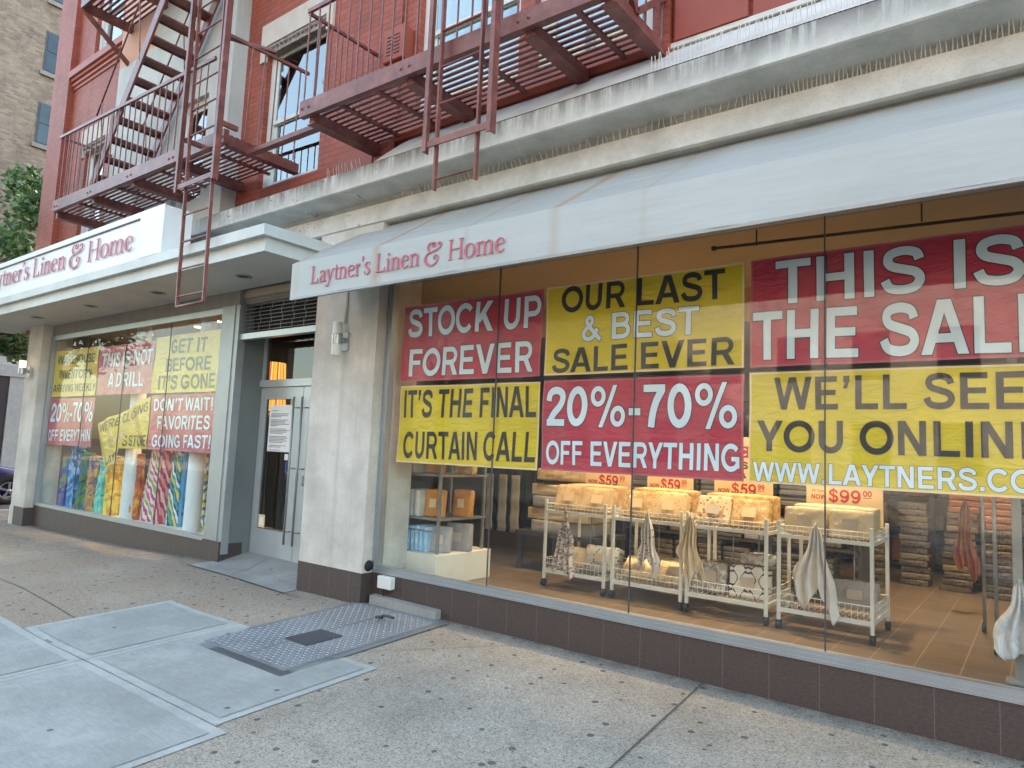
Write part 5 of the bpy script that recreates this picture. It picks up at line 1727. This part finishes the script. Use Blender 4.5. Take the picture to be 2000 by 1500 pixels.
# shelf and plinth by the left end of the window
m = MB(); m.bev(-5.39, -4.80, .44, 1.30, FL, .45, .006)
tag(m.build('plinth', M['plinth']), 'low white box plinth under the metal shelf by the window', 'plinth')
t_ = thing('shelf_unit', (-5.0, .85, .45), 'grey metal shelf unit of folded bedding at the left end of the window', 'shelf')
for x_ in (-5.36, -4.87):
    for y in (.52, 1.22):
        m = MB(); m.box(x_-.014, x_+.014, y-.014, y+.014, .452, 2.0); m.build('upright', M['steel'], t_)
for z in (.80, 1.245, 1.66):
    m = MB(); m.box(-5.385, -4.845, .5, 1.24, z-.02, z); m.build('shelf', M['steel'], t_)
m = MB(); m.box(-5.36, -4.87, .515, .525, .66, .675); m.build('rail', M['steel'], t_)
for i in range(5):
    pack(-5.31+i*.062, .66, .452, .055, .26, .24+.008*(i % 3), 'blue', 'pale blue pack standing on edge at the foot of the metal shelf', 0, 0, 0, 'pale blue packs standing in a row', False)
gr = [(-4.95, .64, .452, .23, .07, .26, 'grey', 'grey pack leaning beside the row of pale blue packs', -.15, .35), (-4.93, .92, .452, .28, .08, .28, 'grey', 'grey pack standing behind the leaning grey pack', -.05, .2),
 (-5.29, .66, .802, .06, .26, .27, 'white', 'white pack standing at the left end of the middle shelf', 0, 0), (-5.21, .66, .802, .06, .26, .27, 'white', 'second white pack standing on the middle shelf', 0, 0),
 (-5.06, .66, .802, .22, .08, .28, 'orange', 'amber pack facing out on the middle shelf', -.08, .15), (-4.93, .95, .802, .22, .08, .28, 'orange', 'amber pack further back on the middle shelf', -.08, .15),
 (-5.29, .66, 1.247, .06, .26, .28, 'white', 'white pack standing on the top shelf', 0, 0), (-5.12, .7, 1.247, .22, .08, .28, 'orange', 'amber pack facing out on the top shelf', -.08, .1), (-4.93, .95, 1.247, .24, .1, .2, 'gold', 'crinkled gold pack lying on the top shelf', -.3, .2),
 (-5.2, .7, 1.662, .3, .3, .26, 'white', 'white pack on top of the metal shelf', 0, 0)]
for x_, y, z, w_, d_, h_, m_, lb, ti, rz in gr: pack(x_, y, z, w_, d_, h_, m_, lb, ti, rz)
# back of the shop
t_ = thing('display_table', (-4.45, 2.35, FL), 'dark display table with folded comforters behind the first cart', 'table')
m = MB(); m.box(-5.0, -3.9, 2.0, 2.7, .55, .6); m.build('tabletop', M['plate_dark'], t_)
for x_ in (-4.95, -3.95):
    for y in (2.05, 2.65):
        m = MB(); m.box(x_-.03, x_+.03, y-.03, y+.03, FL, .55); m.build('leg', M['plate_dark'], t_)
for i, (z, m_, w_) in enumerate(((.6, 'grey', .82), (.74, 'cream', .86), (.88, 'grey', .8), (1.02, 'cream', .76), (1.2, 'tan', .7))):
    pack(-4.42+.02*(-1)**i, 2.3, z, w_, .5, .135, m_, ['grey comforter lowest on the dark table', 'cream comforter second in the pile on the dark table', 'grey comforter in the middle of the pile on the dark table', 'cream comforter fourth in the pile on the dark table', 'tan comforter on top of the pile on the dark table'][i], 0, .05*(-1)**i, 0, 'folded comforters on the dark table', False)
m = MB()
m.grid(30, 4, lambda u, v: (-6.15+1.0*u, 2.75+.03*math.sin(u*40), .45+1.9*v))
o = m.build('curtain_panel', simple('dark_teal_cloth', '#1f2f30', .9, var=.3), fix=False)
md = o.modifiers.new('t', 'SOLIDIFY'); md.thickness = .004
tag(o, 'dark teal curtain panel hanging behind the pale striped ties', 'curtain')
for i, (a, b) in enumerate(((-5.98, -5.86), (-5.77, -5.63), (-5.56, -5.42))):
    m = MB(); m.grid(6, 12, lambda u, v: (a+(b-a)*u, 2.62+.012*math.sin(v*20)*(1-v), .47+.74*v+.0))
    o = m.build('pale_tie', P['white'], fix=False); md = o.modifiers.new('t', 'SOLIDIFY'); md.thickness = .006
    tag(o, ['pale hanging cloth strip nearest the metal shelf', 'pale hanging cloth strip in the middle of three', 'pale hanging cloth strip furthest from the metal shelf'][i], 'cloth strip', 'pale cloth strips hanging at the back')
rs = random.Random(8)
for si, (x_, y, w_, n_, mats, lb, dx) in enumerate(((-.80, 4.9, .30, 15, ('olive', 'darkpk', 'darkpk'), 'plastic wrapped bedding pack in the slanting olive floor stack', .006), (-.40, 4.75, .28, 15, ('darkpk', 'darkpk', 'darkpk'), 'dark plastic wrapped bedding pack in the stack beside the chrome rack', .002), (-1.22, 5.0, .30, 13, ('darkpk', 'olive', 'darkpk'), 'plastic wrapped bedding pack in the stack behind the last cart', -.002))):
    for k in range(n_):
        top = k >= n_-(3 if si == 0 else 5)
        pack(x_+dx*k+rs.uniform(-.012, .012), y+rs.uniform(-.01, .01), FL+.074*k, w_, .3, .07, 'rust' if (top and si < 2) else mats[k % 3], lb if not (top and si < 2) else lb.replace('plastic wrapped bedding pack', 'rust coloured pack near the top').replace('dark ', ''), 0, rs.uniform(-.06, .06), 0, ['bedding in the slanting olive stack', 'bedding in the dark stack', 'bedding in the stack behind the cart'][si], False, seed=k+30*si)
# long wall of dark shelving at the back
t_ = thing('back_shelving', (-2.5, 6.5, FL), 'long dark shelving full of wrapped linen along the back of the shop', 'shelving')
m = MB()
for x_ in [-6+1.2*i for i in range(10)]: m.box(x_-.03, x_+.03, 6.3, 6.8, FL, 2.6)
for z in (.2, .65, 1.1, 1.55, 2.0, 2.45): m.box(-6, 5, 6.3, 6.8, z, z+.03)
m.build('frame', M['plate_dark'], t_)
m = MB()
for z in (.23, .68, 1.13, 1.58, 2.03):
    x_ = -5.9
    while x_ < 4.8:
        w_ = rs.uniform(.25, .42)
        hh = rs.uniform(.2, .36)
        m.k = rs.randrange(4)
        m.bev(x_, x_+w_-.02, 6.34+rs.uniform(0, .06), 6.75, z+.003, z+hh, .02)
        x_ += w_
o = m.build('stored_linen', [P['darkpk'], P['olive'], P['rust'], P['darkpk']], t_); tag(o, kind='stuff')
t_ = thing('low_shelving', (-2.7, 3.4, FL), 'low dark shelving crammed with wrapped linen just behind the carts', 'shelving')
m = MB()
for x_ in (-4.2, -3.3, -2.4, -1.5): m.box(x_-.02, x_+.02, 3.2, 3.65, FL, 1.5)
for z in (.22, .62, 1.02, 1.45): m.box(-4.2, -1.5, 3.2, 3.65, z, z+.025)
m.build('frame', M['plate_dark'], t_)
m = MB()
for z in (.245, .645, 1.045):
    x_ = -4.15
    while x_ < -1.85:
        w_ = rs.uniform(.24, .34)
        z_, top = z+.002, z+rs.uniform(.26, .36)
        kk = rs.randrange(4)
        while z_ < top:
            m.k = kk
            m.bev(x_+rs.uniform(0, .015), x_+w_-.02, 3.22+rs.uniform(0, .04), 3.6, z_, z_+.058, .014)
            z_ += .06
        x_ += w_
o = m.build('stored_linen', [P['darkpk'], P['olive'], P['darkpk'], P['grey']], t_); tag(o, kind='stuff')
for x_, y, n_, mats, lb in ((.05, 4.5, 15, ('darkpk', 'rust'), 'wrapped pack in the floor stack behind the chrome rack post'), (-1.62, 4.5, 13, ('olive', 'darkpk'), 'wrapped pack in the floor stack seen through the last cart'), (-.62, 5.35, 17, ('darkpk', 'darkpk'), 'dark wrapped pack in the tall rear stack between the two front stacks')):
    for k in range(n_):
        pack(x_+rs.uniform(-.012, .012), y+rs.uniform(-.01, .01), FL+.074*k, .31, .3, .07, mats[k % 2], lb, 0, rs.uniform(-.06, .06), 0, lb.replace('wrapped pack in', 'packs in'), False, seed=k+int(300+90*x_))
# hanging garment and rolling rack on the right
t_ = thing('chrome_rack', (-.12, 1.0, FL), 'tall chrome clothes rack standing at the right edge of the window', 'rack')
m = MB(); m.bev(-.17, -.115, .98, 1.02, FL+.02, 2.4, .004)
for i in range(60): m.box(-.148, -.137, .976, .98, .3+.034*i, .312+.034*i)
m.build('post', M['steel'], t_)
m = MB(); m.bev(-.22, .35, .93, 1.07, FL, FL+.03, .008); m.build('base', M['steel'], t_)
m = MB(); m.tube([(-.30, 1.8, FL+.05), (-.30, 1.8, 1.9)], .014, 8); m.tube([(-.42, 2.6, FL+.05), (-.42, 2.6, 1.9)], .014, 8); m.tube([(-.14, 1.0, 1.9), (-.30, 1.8, 1.9), (-.42, 2.6, 1.9)], .012, 8); m.build('rail', M['steel'], t_)
for x_, y in ((-.30, 1.8), (-.42, 2.6)):
    m = MB(); m.lathe((x_-.02, y, FL+.04), [(.005, 0), (.04, 0), (.04, .03), (.005, .03)], 12, 'x'); m.build('caster', M['rubber'], t_)
cloth(-.13, .93, .80, .27, .30, pat('quilt_white', 'print', '#d4d9dc', '#bcc4ca', '#dfe2e4', sc=.8), 'white quilted cover draped low on the chrome rack', 21, .1)
cloth(-.62, 3.6, 1.25, .45, .2, P['rust'], 'rust coloured garment hanging in front of the floor stacks', 25, .1)
# curtain rod and ceiling lamps with added fill
m = MB(); m.tube([(-2.02, .5, 3.186), (2.6, .5, 3.04)], .012, 8); m.tube([(-2.02, .5, 3.186), (-2.05, .5, 3.187)], .02, 8)
for x_ in (-1.7, -.6, .6): m.tube([(x_, .5, 3.16), (x_, .5, 3.3)], .006, 6)
tag(m.build('ceiling_rod', M['black']), 'thin black curtain rod under the shop ceiling behind the window', 'rod')
def lamp(x_, y, z, label, energy):
    t_ = thing('ceiling_lamp', (x_, y, z), label, 'ceiling lamp', 'warm ceiling lamps in the shop')
    m = MB(); m.lathe((x_, y, z), [(.09, .0), (.09, -.02), (.075, -.02), (.07, -.004)], 18); m.build('rim', M['white_frame'], t_)
    m = MB(); m.lathe((x_, y, z), [(.07, -.008), (.001, -.012)], 18); m.build('bulb', M['bulb'], t_)
    L_ = bpy.data.lights.new('lamp_light', 'AREA'); L_.shape = 'DISK'; L_.size = .14; L_.energy = energy*.055; L_.color = (1, .70, .40); L_.spread = R(84 if energy > 25 else 165)
    lo_ = bpy.data.objects.new('lamp_light', L_); COL.objects.link(lo_); lo_.parent = t_; lo_.location = (0, 0, -.03)
    return t_
lamps = [(-4.3, 1.6, 40), (-2.9, 1.7, 62), (-1.6, 1.7, 62), (-3.5, 1.9, 13), (-1.0, 1.9, 13), (-.2, 2.6, 22), (-2.2, 4.6, 18), (-.6, 4.0, 60), (1.6, 2.4, 20), (-4.6, 4.6, 8), (-12.4, .95, 34), (-10.7, .95, 34), (-9.9, .8, 30), (-7.1, 3.0, 5)]  # the pair of equal dim front lamps is added to light bulkhead and ceiling
for i, (x_, y, e_) in enumerate(lamps):
    zc = 3.299
    lb = 'round warm ceiling or added fill lamp inside the shop'
    if i in (10, 11, 12): lb = ['round warm ceiling lamp at the far end of the left window display', 'round warm ceiling lamp in the middle of the left window display', 'round warm ceiling lamp near the door in the left window display'][i-10]
    lamp(x_, y, zc, lb, e_)
# striped lamp behind the door
t_ = thing('floor_lamp', (-8.62, 1.0, FL), 'lit floor lamp with orange and red striped shade behind the door glass', 'floor lamp')
sh = NT('striped_lampshade', .7)
p = sh.pos(True); x, y, z = sh.sep(p)
f_ = sh.math('FRACT', sh.math('MULTIPLY', sh.math('ARCTAN2', y, x), 1.6))
c_ = sh.ramp(f_, (0, lin('#f0a83c')), (.42, lin('#c23a1e')), (.62, lin('#f2c987')), (.8, lin('#e88a2a')), interp='CONSTANT')
sh.col(c_); sh.l(c_, sh.b.inputs['Emission Color']); sh.b.inputs['Emission Strength'].default_value = .55
m = MB(); m.lathe((-8.62, 1.0, 0), [(.19, 1.95), (.15, 2.62)], 28); m.build('lamp_shade', sh.m, t_)
m = MB(); m.tube([(-8.62, 1, FL), (-8.62, 1, 2.6)], .015, 8); m.lathe((-8.62, 1, FL), [(.15, 0), (.15, .02), (.02, .04)], 20); m.lathe((-8.62, 1, 1.75), [(.01, 0), (.09, .05), (.09, .12), (.01, .18)], 16); m.build('stand', M['steel'], t_)
m = MB()
m.grid(30, 3, lambda u, v: (-9.75+3.55*u, 1.42+.04*math.sin(u*44), FL+3.1*v))  # added dark sheet, stands in for the dim interior behind the door
o = m.build('added_dark_curtain', simple('charcoal_cloth', '#3a3a3d', .9, var=.2), fix=False); md = o.modifiers.new('t', 'SOLIDIFY'); md.thickness = .004
tag(o, 'added charcoal curtain standing in for the dim interior behind the entrance door', 'curtain')
# ------------------------------------------------------------------ left window display
for x_, lb in ((-11.05, 'white round column between the yellow and orange towels'), (-9.17, 'white round column nearest the door post')):
    m = MB(); m.lathe((x_, .28, 0), [(.13, .25), (.13, .27), (.11, .275), (.105, 3.3)], 24)
    tag(m.build('column', M['col_white']), lb, 'column', 'white columns in the left window')
def towel_pile(x0, x1, y, z0, z1, mat, label, seed):
    # towels gathered and standing in a column, folded layers at the top
    r = random.Random(seed)
    ph = [r.uniform(0, 6.3) for _ in range(5)]
    m = MB()
    xc, rx = (x0+x1)/2, (x1-x0)/2*.86
    ry = min(.11, rx*.8)
    H_ = z1-z0
    def fn(u, v):
        a = 2*math.pi*u
        fold = 1+.13*math.sin(a*7+ph[0]+v*1.2)+.09*math.sin(a*13+ph[1]+v*2)+.03*math.sin(v*30+a*3)
        prof_ = 1.0-.16*v if v < .72 else .92
        if v >= .72: fold = 1+.05*math.sin((v-.72)*95+ph[2])+.03*math.sin(a*4+ph[3]+v*22)
        if v > .985: prof_ *= .15 if v > .995 else .8
        wob = .02*math.sin(v*6+ph[4])
        return (xc+wob+rx*fold*prof_*math.cos(a), y+ry*fold*prof_*math.sin(a), z0+H_*v)
    m.grid(56, 60, fn)
    return tag(m.build('towel_pile', mat, fix=False), label, 'towels', 'beach towels piled in the left window')
TW = [
 (-13.75, -13.40, 1.08, ('#3c3a8c', '#7a55a8', '#8fae4a', '#2a5fa8'), 'purple and green beach towels at the far end of the window'),
 (-13.42, -12.95, 1.3, ('#1d4fa0', '#3f8fd0', '#16336f', '#9cc4e8'), 'tall bright blue beach towels beside the purple ones'),
 (-12.95, -12.62, 1.2, ('#3e6b3c', '#6f9a48', '#23402f', '#2c6f8c'), 'green patterned beach towels between two blue piles'),
 (-12.64, -12.25, 1.16, ('#1f6aa3', '#c59245', '#1a4f86', '#d9a95a'), 'blue beach towels with an orange sea print'),
 (-12.25, -11.86, 1.1, ('#3fb5b5', '#6fd0bd', '#2c9aa8', '#a8e0c8'), 'turquoise beach towels next to the yellow ones'),
 (-11.93, -11.60, 1.18, ('#e8c944', '#f0dc6a', '#e3bd3a', '#c98a3a'), 'yellow beach towels beside the white column'),
 (-11.30, -10.85, 1.25, ('#d8862c', '#e5a23e', '#b5561f', '#8c3a1f'), 'orange beach towels right of the white column'),
]
for i, (x0, x1, z1, cs, lb) in enumerate(TW):
    towel_pile(x0, x1, .36, .25, z1, pat('beach_towel_print', 'print', *cs, rough=.9, sc=.9), lb, i+3)
def twisted(x0, x1, xt, y, z0, z1, mat, label, seed):
    r = random.Random(seed)
    ph = [r.uniform(0, 6.3) for _ in range(4)]
    m = MB()
    def fn(u, v):
        a = 2*math.pi*u
        w_ = (x1-x0)/2*(1-.62*v)
        xc = (x0+x1)/2+(xt-(x0+x1)/2)*v
        k = 1+.13*math.sin(a*5+ph[0]+v*2.5)+.07*math.sin(a*11+ph[1])
        return (xc+w_*k*math.cos(a), y+w_*.5*k*math.sin(a), z0+(z1-z0)*v+(.03*math.sin(a*2) if v < .02 else 0))
    m.grid(48, 24, fn)
    return tag(m.build('hung_towel', mat, fix=False), label, 'towel', 'striped beach towels hung in the left window')
for i, (x0, x1, xt, cs, kd, lb) in enumerate((
 (-10.95, -10.45, -10.52, ('#dfd6cf', '#b04a7c', '#e5dccf', '#86a65a', '#d8c9d0', '#c2607f'), 'stripes_d', 'white towel with pink and green stripes hung by the orange pile'),
 (-10.52, -10.10, -10.30, ('#a03a4c', '#c77f86', '#8c2f45', '#d6aaa8'), 'stripes_d', 'dark red and pink striped towel hung in the window'),
 (-10.16, -9.80, -9.98, ('#2c6fae', '#d8c84a', '#2f9a9c', '#dfe6df', '#1f4f94', '#5aa85c'), 'stripes_d', 'blue yellow and green plaid towel hung in the window'),
 (-9.88, -9.70, -9.76, ('#1f5fa4', '#4b93c4', '#174a86'), 'stripes_x', 'narrow blue towel hung beside the plaid one'),
 (-9.74, -9.48, -9.60, ('#dfe3c8', '#2c7fb4', '#e3d27a', '#4f9a4f', '#dfe8e4', '#2f8fae'), 'stripes_z', 'towel with level blue yellow and green bands behind the right column'),
 (-9.30, -9.08, -9.2, ('#7fa65a', '#c9d49a', '#5f8a44'), 'stripes_x', 'green towel hung right of the second column'))):
    twisted(x0, x1, xt, .62 if i > 3 else .45, .25, 1.9, pat('striped_towel', kd, *cs, rough=.9, sc=.85), lb, i+40)
m = MB(); m.tube([(-11.0, .6, 1.95), (-9.0, .6, 1.95)], .012, 8); m.tube([(-11.0, .6, 1.95), (-11.0, .6, 3.3)], .006, 6); m.tube([(-9.0, .6, 1.95), (-9.0, .6, 3.3)], .006, 6)
tag(m.build('hanging_rail', M['steel']), 'thin rail carrying the striped beach towels in the left window', 'rail')

# ------------------------------------------------------------------ background: building over the side street, tree, parked cars
def far_building(name, label, x0, x1, y0, y1, h, mat, face, wins, ww, wh, z0, dz, mf, base):
    t_ = thing(name, ((x0+x1)/2, (y0+y1)/2, -.4), label, 'building')
    m = MB(); m.box(x0, x1, y0, y1, base, h); m.build('wall', mat, t_)
    m = MB(); m.box(x0-.15, x1+.15, y0-.15, y1+.15, h, h+.7); m.build('parapet', M['cornice_far'], t_)
    first = None
    nz = int((h-z0-1)/dz)+1
    for k in range(nz):
        for c in wins:
            z_ = z0+k*dz
            if z_+wh > h-.5: continue
            if first is None:
                f = MB()
                if face == 'x':
                    X = x1
                    f.box(X-.02, X+.03, c-ww/2, c+ww/2, z_, z_+wh)
                    W_ = f.build('window', M['darkframe'], t_)
                    g_ = MB(); g_.box(X+.03, X+.045, c-ww/2+.06, c+ww/2-.06, z_+.06, z_+wh*.5-.03); g_.box(X+.03, X+.05, c-ww/2+.06, c+ww/2-.06, z_+wh*.5+.03, z_+wh-.06)
                    g_.build('glass', M['pane_far'], W_)
                    g_ = MB(); g_.box(X, X+.1, c-ww/2-.1, c+ww/2+.1, z_-.16, z_-.001); g_.build('sill', M['cornice_far'], W_)
                else:
                    Y = y1
                    f.box(c-ww/2, c+ww/2, Y-.02, Y+.03, z_, z_+wh)
                    W_ = f.build('window', M['darkframe'], t_)
                    g_ = MB(); g_.box(c-ww/2+.06, c+ww/2-.06, Y+.03, Y+.045, z_+.06, z_+wh-.06); g_.build('glass', M['pane_far'], W_)
                first = (W_, c, z_)
            else:
                q = copy_tree(first[0], t_)
                q.location = (0, c-first[1], z_-first[2]) if face == 'x' else (c-first[1], 0, z_-first[2])
    return t_
M['cornice_far'] = simple('grey_parapet_stone', '#7b746b', .85)
M['darkframe'] = simple('dark_window_frame', '#34383b', .5)
M['pane_far'] = simple('reflecting_window', '#343b40', .12, .2, var=.35, vs=.9)
bb = far_building('brown_brick_building', 'tall brown brick apartment building across the side street at left', -45, -30, .0, 30, 26, M['tan_brick'], 'x', [4.75+3.2*i for i in range(-1, 8)], 1.15, 1.62, 9.5, 2.86, None, -.4)
m = MB()
m.box(-30.0, -29.94, .2, 29, 3.9, 5.6)
m.build('stone_band', simple('pale_stone_band', '#a19d92', .8), bb)
m = MB(); m.box(-30.02, -29.85, .2, 29, 3.48, 3.9); m.box(-29.98, -29.9, 4.25, 29, -.2, 3.48)
m.build('shopfront_beam', simple('light_grey_beam', '#93948e', .5), bb)
m = MB(); m.box(-29.99, -29.93, .4, 4.2, -.2, 3.45); m.box(-29.99, -29.9, 4.75, 6.6, 4.0, 7.2)
m.build('dark_shutter', simple('dark_shopfront', '#222326', .5), bb)
def leafmat(name, a, b, c):
    t = NT(name, .5)
    g_ = t.n('NewGeometry')
    r = g_.outputs['Random Per Island']
    t.col(t.ramp(r, (0, lin(a)), (.5, lin(b)), (1, lin(c))))
    tl = t.n('BsdfTranslucent'); tl.inputs[0].default_value = lin(b)
    mx = t.n('MixShader'); mx.inputs[0].default_value = .25
    t.l(t.b.outputs[0], mx.inputs[1]); t.l(tl.outputs[0], mx.inputs[2])
    t.l(mx.outputs[0], t.t.nodes['Material Output'].inputs[0])
    return t.m
M['leaf'] = leafmat('green_leaves', '#2c4624', '#4c6c40', '#7d985c')
M['bark'] = simple('bark', '#4b4035', .9, var=.3, vs=12, bump=.5, bs=25)
def tree(x_, y, z_, hz, R_, label, n, seed, lsz=.13, extra=()):
    r = random.Random(seed)
    t_ = thing('street_tree', (x_, y, z_), label, 'tree', 'street trees')
    m = MB()
    m.tube([(x_, y, z_), (x_+.05, y, z_+1.5), (x_, y+.05, z_+3), (x_+.1, y, hz+.5)], [.17, .13, .1, .05], 8)
    tips = []
    for i in range(11):
        a = r.uniform(0, 6.28); b = r.uniform(-.2, 1.0)
        s0 = (x_+r.uniform(-.05, .05), y, z_+2.4+r.uniform(0, 2))
        e_ = (x_+R_[0]*.75*math.cos(a)*math.cos(b), y+R_[1]*.75*math.sin(a)*math.cos(b), hz+R_[2]*.7*math.sin(b))
        md_ = tuple((p_+q_)/2+r.uniform(-.2, .2) for p_, q_ in zip(s0, e_))
        m.tube([s0, md_, e_], [.06, .035, .012], 6, False)
        tips += [md_, e_]
    m.build('trunk', M['bark'], t_)
    m = MB()
    cl_ = []
    for i in range(46):
        a = r.uniform(0, 6.28); b = math.asin(r.uniform(-1, 1)); q = r.uniform(.55, 1.0)
        cl_.append((x_+R_[0]*q*math.cos(a)*math.cos(b), y+R_[1]*q*math.sin(a)*math.cos(b), hz+R_[2]*q*math.sin(b), r.uniform(.35, .75)))
    cl_ += list(extra)*2
    for i in range(n):
        c = cl_[r.randrange(len(cl_))]
        d = Vector((r.gauss(0, 1), r.gauss(0, 1), r.gauss(0, 1))).normalized()*c[3]*r.uniform(.3, 1)
        C_ = Vector(c[:3])+d
        u = Vector((r.gauss(0, 1), r.gauss(0, 1), r.gauss(0, .6))).normalized()
        v = u.cross(Vector((r.gauss(0, 1), r.gauss(0, 1), r.gauss(0, 1)))).normalized()
        s_ = lsz*r.uniform(.6, 1.2)
        m.add([C_-u*s_*.6, C_-v*s_*.32, C_+u*s_*.6, C_+v*s_*.32+Vector((0, 0, -.02))], [(0, 1, 2, 3)])
    m.build('crown', M['leaf'], t_, fix=False)
    return t_
tree(-18.6, -1.4, gz(-17, -1.4)-.05, 5.5, (2.9, 2.9, 2.5), 'leafy green street tree on the corner left of the red building', 11500, 5, .15, ((-18.6, .55, 3.75, .5), (-18.5, .85, 3.45, .42), (-18.6, .3, 4.0, .5), (-18.6, .75, 7.2, .5), (-18.6, 1.0, 6.6, .5)))
tree(-12.5, -8.5, -.25, 6.4, (2.2, 2.2, 2.0), 'leafy street tree at the kerb opposite the left window', 3500, 17, .2)
# cars
def make_car(loc, rz, paint, label):
    t_ = thing('parked_car', loc, label, 'car', 'parked cars', rz)
    st_ = [(-2.2, .62, .35, .70, .70), (-2.1, .80, .25, .84, .92), (-1.6, .88, .2, .92, 1.05), (-1.0, .9, .2, .93, 1.42), (-.3, .9, .2, .92, 1.46), (.35, .9, .2, .91, 1.36), (.95, .89, .2, .9, .97), (1.6, .87, .2, .80, .84), (2.05, .78, .24, .66, .68), (2.25, .55, .33, .55, .56)]
    ns = len(st_)
    vs = []
    for (x_, hw, zb, zbelt, zt) in st_:
        sec = [(hw*.86, zb), (hw*.98, zb+.1), (hw, (zb+zbelt)/2), (hw*.96, zbelt)]
        roof = hw*.70 if zt > zbelt+.2 else hw*.82
        sec += [(roof, zt-.03 if zt > zbelt+.2 else zt-.005), (roof*.6, zt)]
        full = sec+[(0, zt+.01)]+[(-a, b) for a, b in sec[::-1]]
        vs += [(x_, a, b) for a, b in full]
    k = 13
    m = MB()
    fs = [(i*k+j, i*k+j+1, (i+1)*k+j+1, (i+1)*k+j) for i in range(ns-1) for j in range(k-1)]
    fs += [tuple(range(k)), tuple((ns-1)*k+j for j in range(k))[::-1]]
    m.add(vs, fs, True)
    m.build('body', paint, t_, True)
    m = MB()
    for s_ in (-1, 1):
        m.add([(-1.0, s_*.87, .95), (.85, s_*.87, .95), (.35, s_*.665, 1.33), (-.95, s_*.665, 1.38)], [(0, 1, 2, 3)])
    m.add([(.98, -.7, .96), (.98, .7, .96), (.45, .58, 1.35), (.45, -.58, 1.35)], [(0, 1, 2, 3)])
    m.add([(-1.62, -.7, 1.06), (-1.62, .7, 1.06), (-1.05, .58, 1.41), (-1.05, -.58, 1.41)], [(0, 1, 2, 3)])
    m.v = [(a*1.004, b*1.012, c+.008) for a, b, c in m.v]
    m.build('window_glass', M['pane_dark'], t_, True)
    for x_ in (-1.38, 1.38):
        for s_ in (-1, 1):
            m = MB()
            y0 = s_*.9
            m.lathe((x_, 0, .33), [(.395, y0-s_*.2), (.395, y0+s_*.012), (.30, y0+s_*.012)], 28, 'y')
            m.build('wheel_arch', M['black'], t_, True)
            m = MB(); m.lathe((x_, 0, .33), [(.2, y0-s_*.18), (.33, y0-s_*.18), (.335, y0), (.31, y0+s_*.02), (.22, y0+s_*.018), (.215, y0-s_*.03)], 28, 'y')
            tw = m.build('wheel', M['rubber'], t_, True)
            m = MB()
            m.lathe((x_, 0, .33), [(.215, y0+s_*.005), (.2, y0+s_*.018), (.19, y0+s_*.0)], 28, 'y')
            for q in range(5):
                a = q*2*math.pi/5+.3
                m.bar((x_+.03*math.cos(a), y0+s_*.004, .33+.03*math.sin(a)), (x_+.2*math.cos(a), y0+s_*.008, .33+.2*math.sin(a)), .05, .02, (0, 1, 0))
            m.lathe((x_, 0, .33), [(.05, y0), (.045, y0+s_*.016), (.001, y0+s_*.02)], 16, 'y')
            m.build('rim', M['alu'], tw, True)
    for s_ in (-1, 1):
        m = MB(); m.lathe((2.08, s_*.58, .58), [(.001, .12), (.09, .08), (.1, -.05)], 14, 'x'); m.build('headlight', M['white_frame'], t_, True)
        m = MB(); m.box(-2.19, -2.12, s_*.62-.1, s_*.62+.1, .68, .8); m.build('tail_light', M['price_red'], t_, True)
    return t_
pb = simple('blue_car_paint', '#152a63', .25, .3, var=.03); pb.node_tree.nodes['Principled BSDF'].inputs['Coat Weight'].default_value = .6
pw_ = simple('silver_car_paint', '#9aa0a4', .25, .5, var=.03)
make_car((-20.8, .1, -.27), R(90), pb, 'dark blue car parked on the side street behind the far pillar')
make_car((-2.5, -7.3, -.37), R(0), pw_, 'silver car parked at the kerb mirrored in the shop window')
# street front opposite, mirrored in the glass
far_building('opposite_building', 'buff brick building across the street mirrored in the shop window', -14, 2, -36, -22, 13, M['sun_brick'], 'y', [-12.5+2.6*i for i in range(6)], 1.2, 1.7, 1.4, 3.2, None, -.5)
far_building('opposite_building', 'taller red brick building across the street mirrored in the shop window', 2.2, 18, -38, -22, 18, brick_mat('opposite_red_brick', '#8e5a48', '#7d4c3d', '#93847a', 'x', .42, .15, .02, .4), 'y', [3.8+2.6*i for i in range(6)], 1.2, 1.7, 1.4, 3.2, None, -.5)
far_building('opposite_building', 'pale stone building across the street mirrored in the far window', -34, -14.2, -40, -22.3, 21, simple('pale_stone_front', '#7f786d', .85, var=.1, vs=2), 'y', [-32.5+2.6*i for i in range(7)], 1.2, 1.7, 1.4, 3.2, None, -.5)
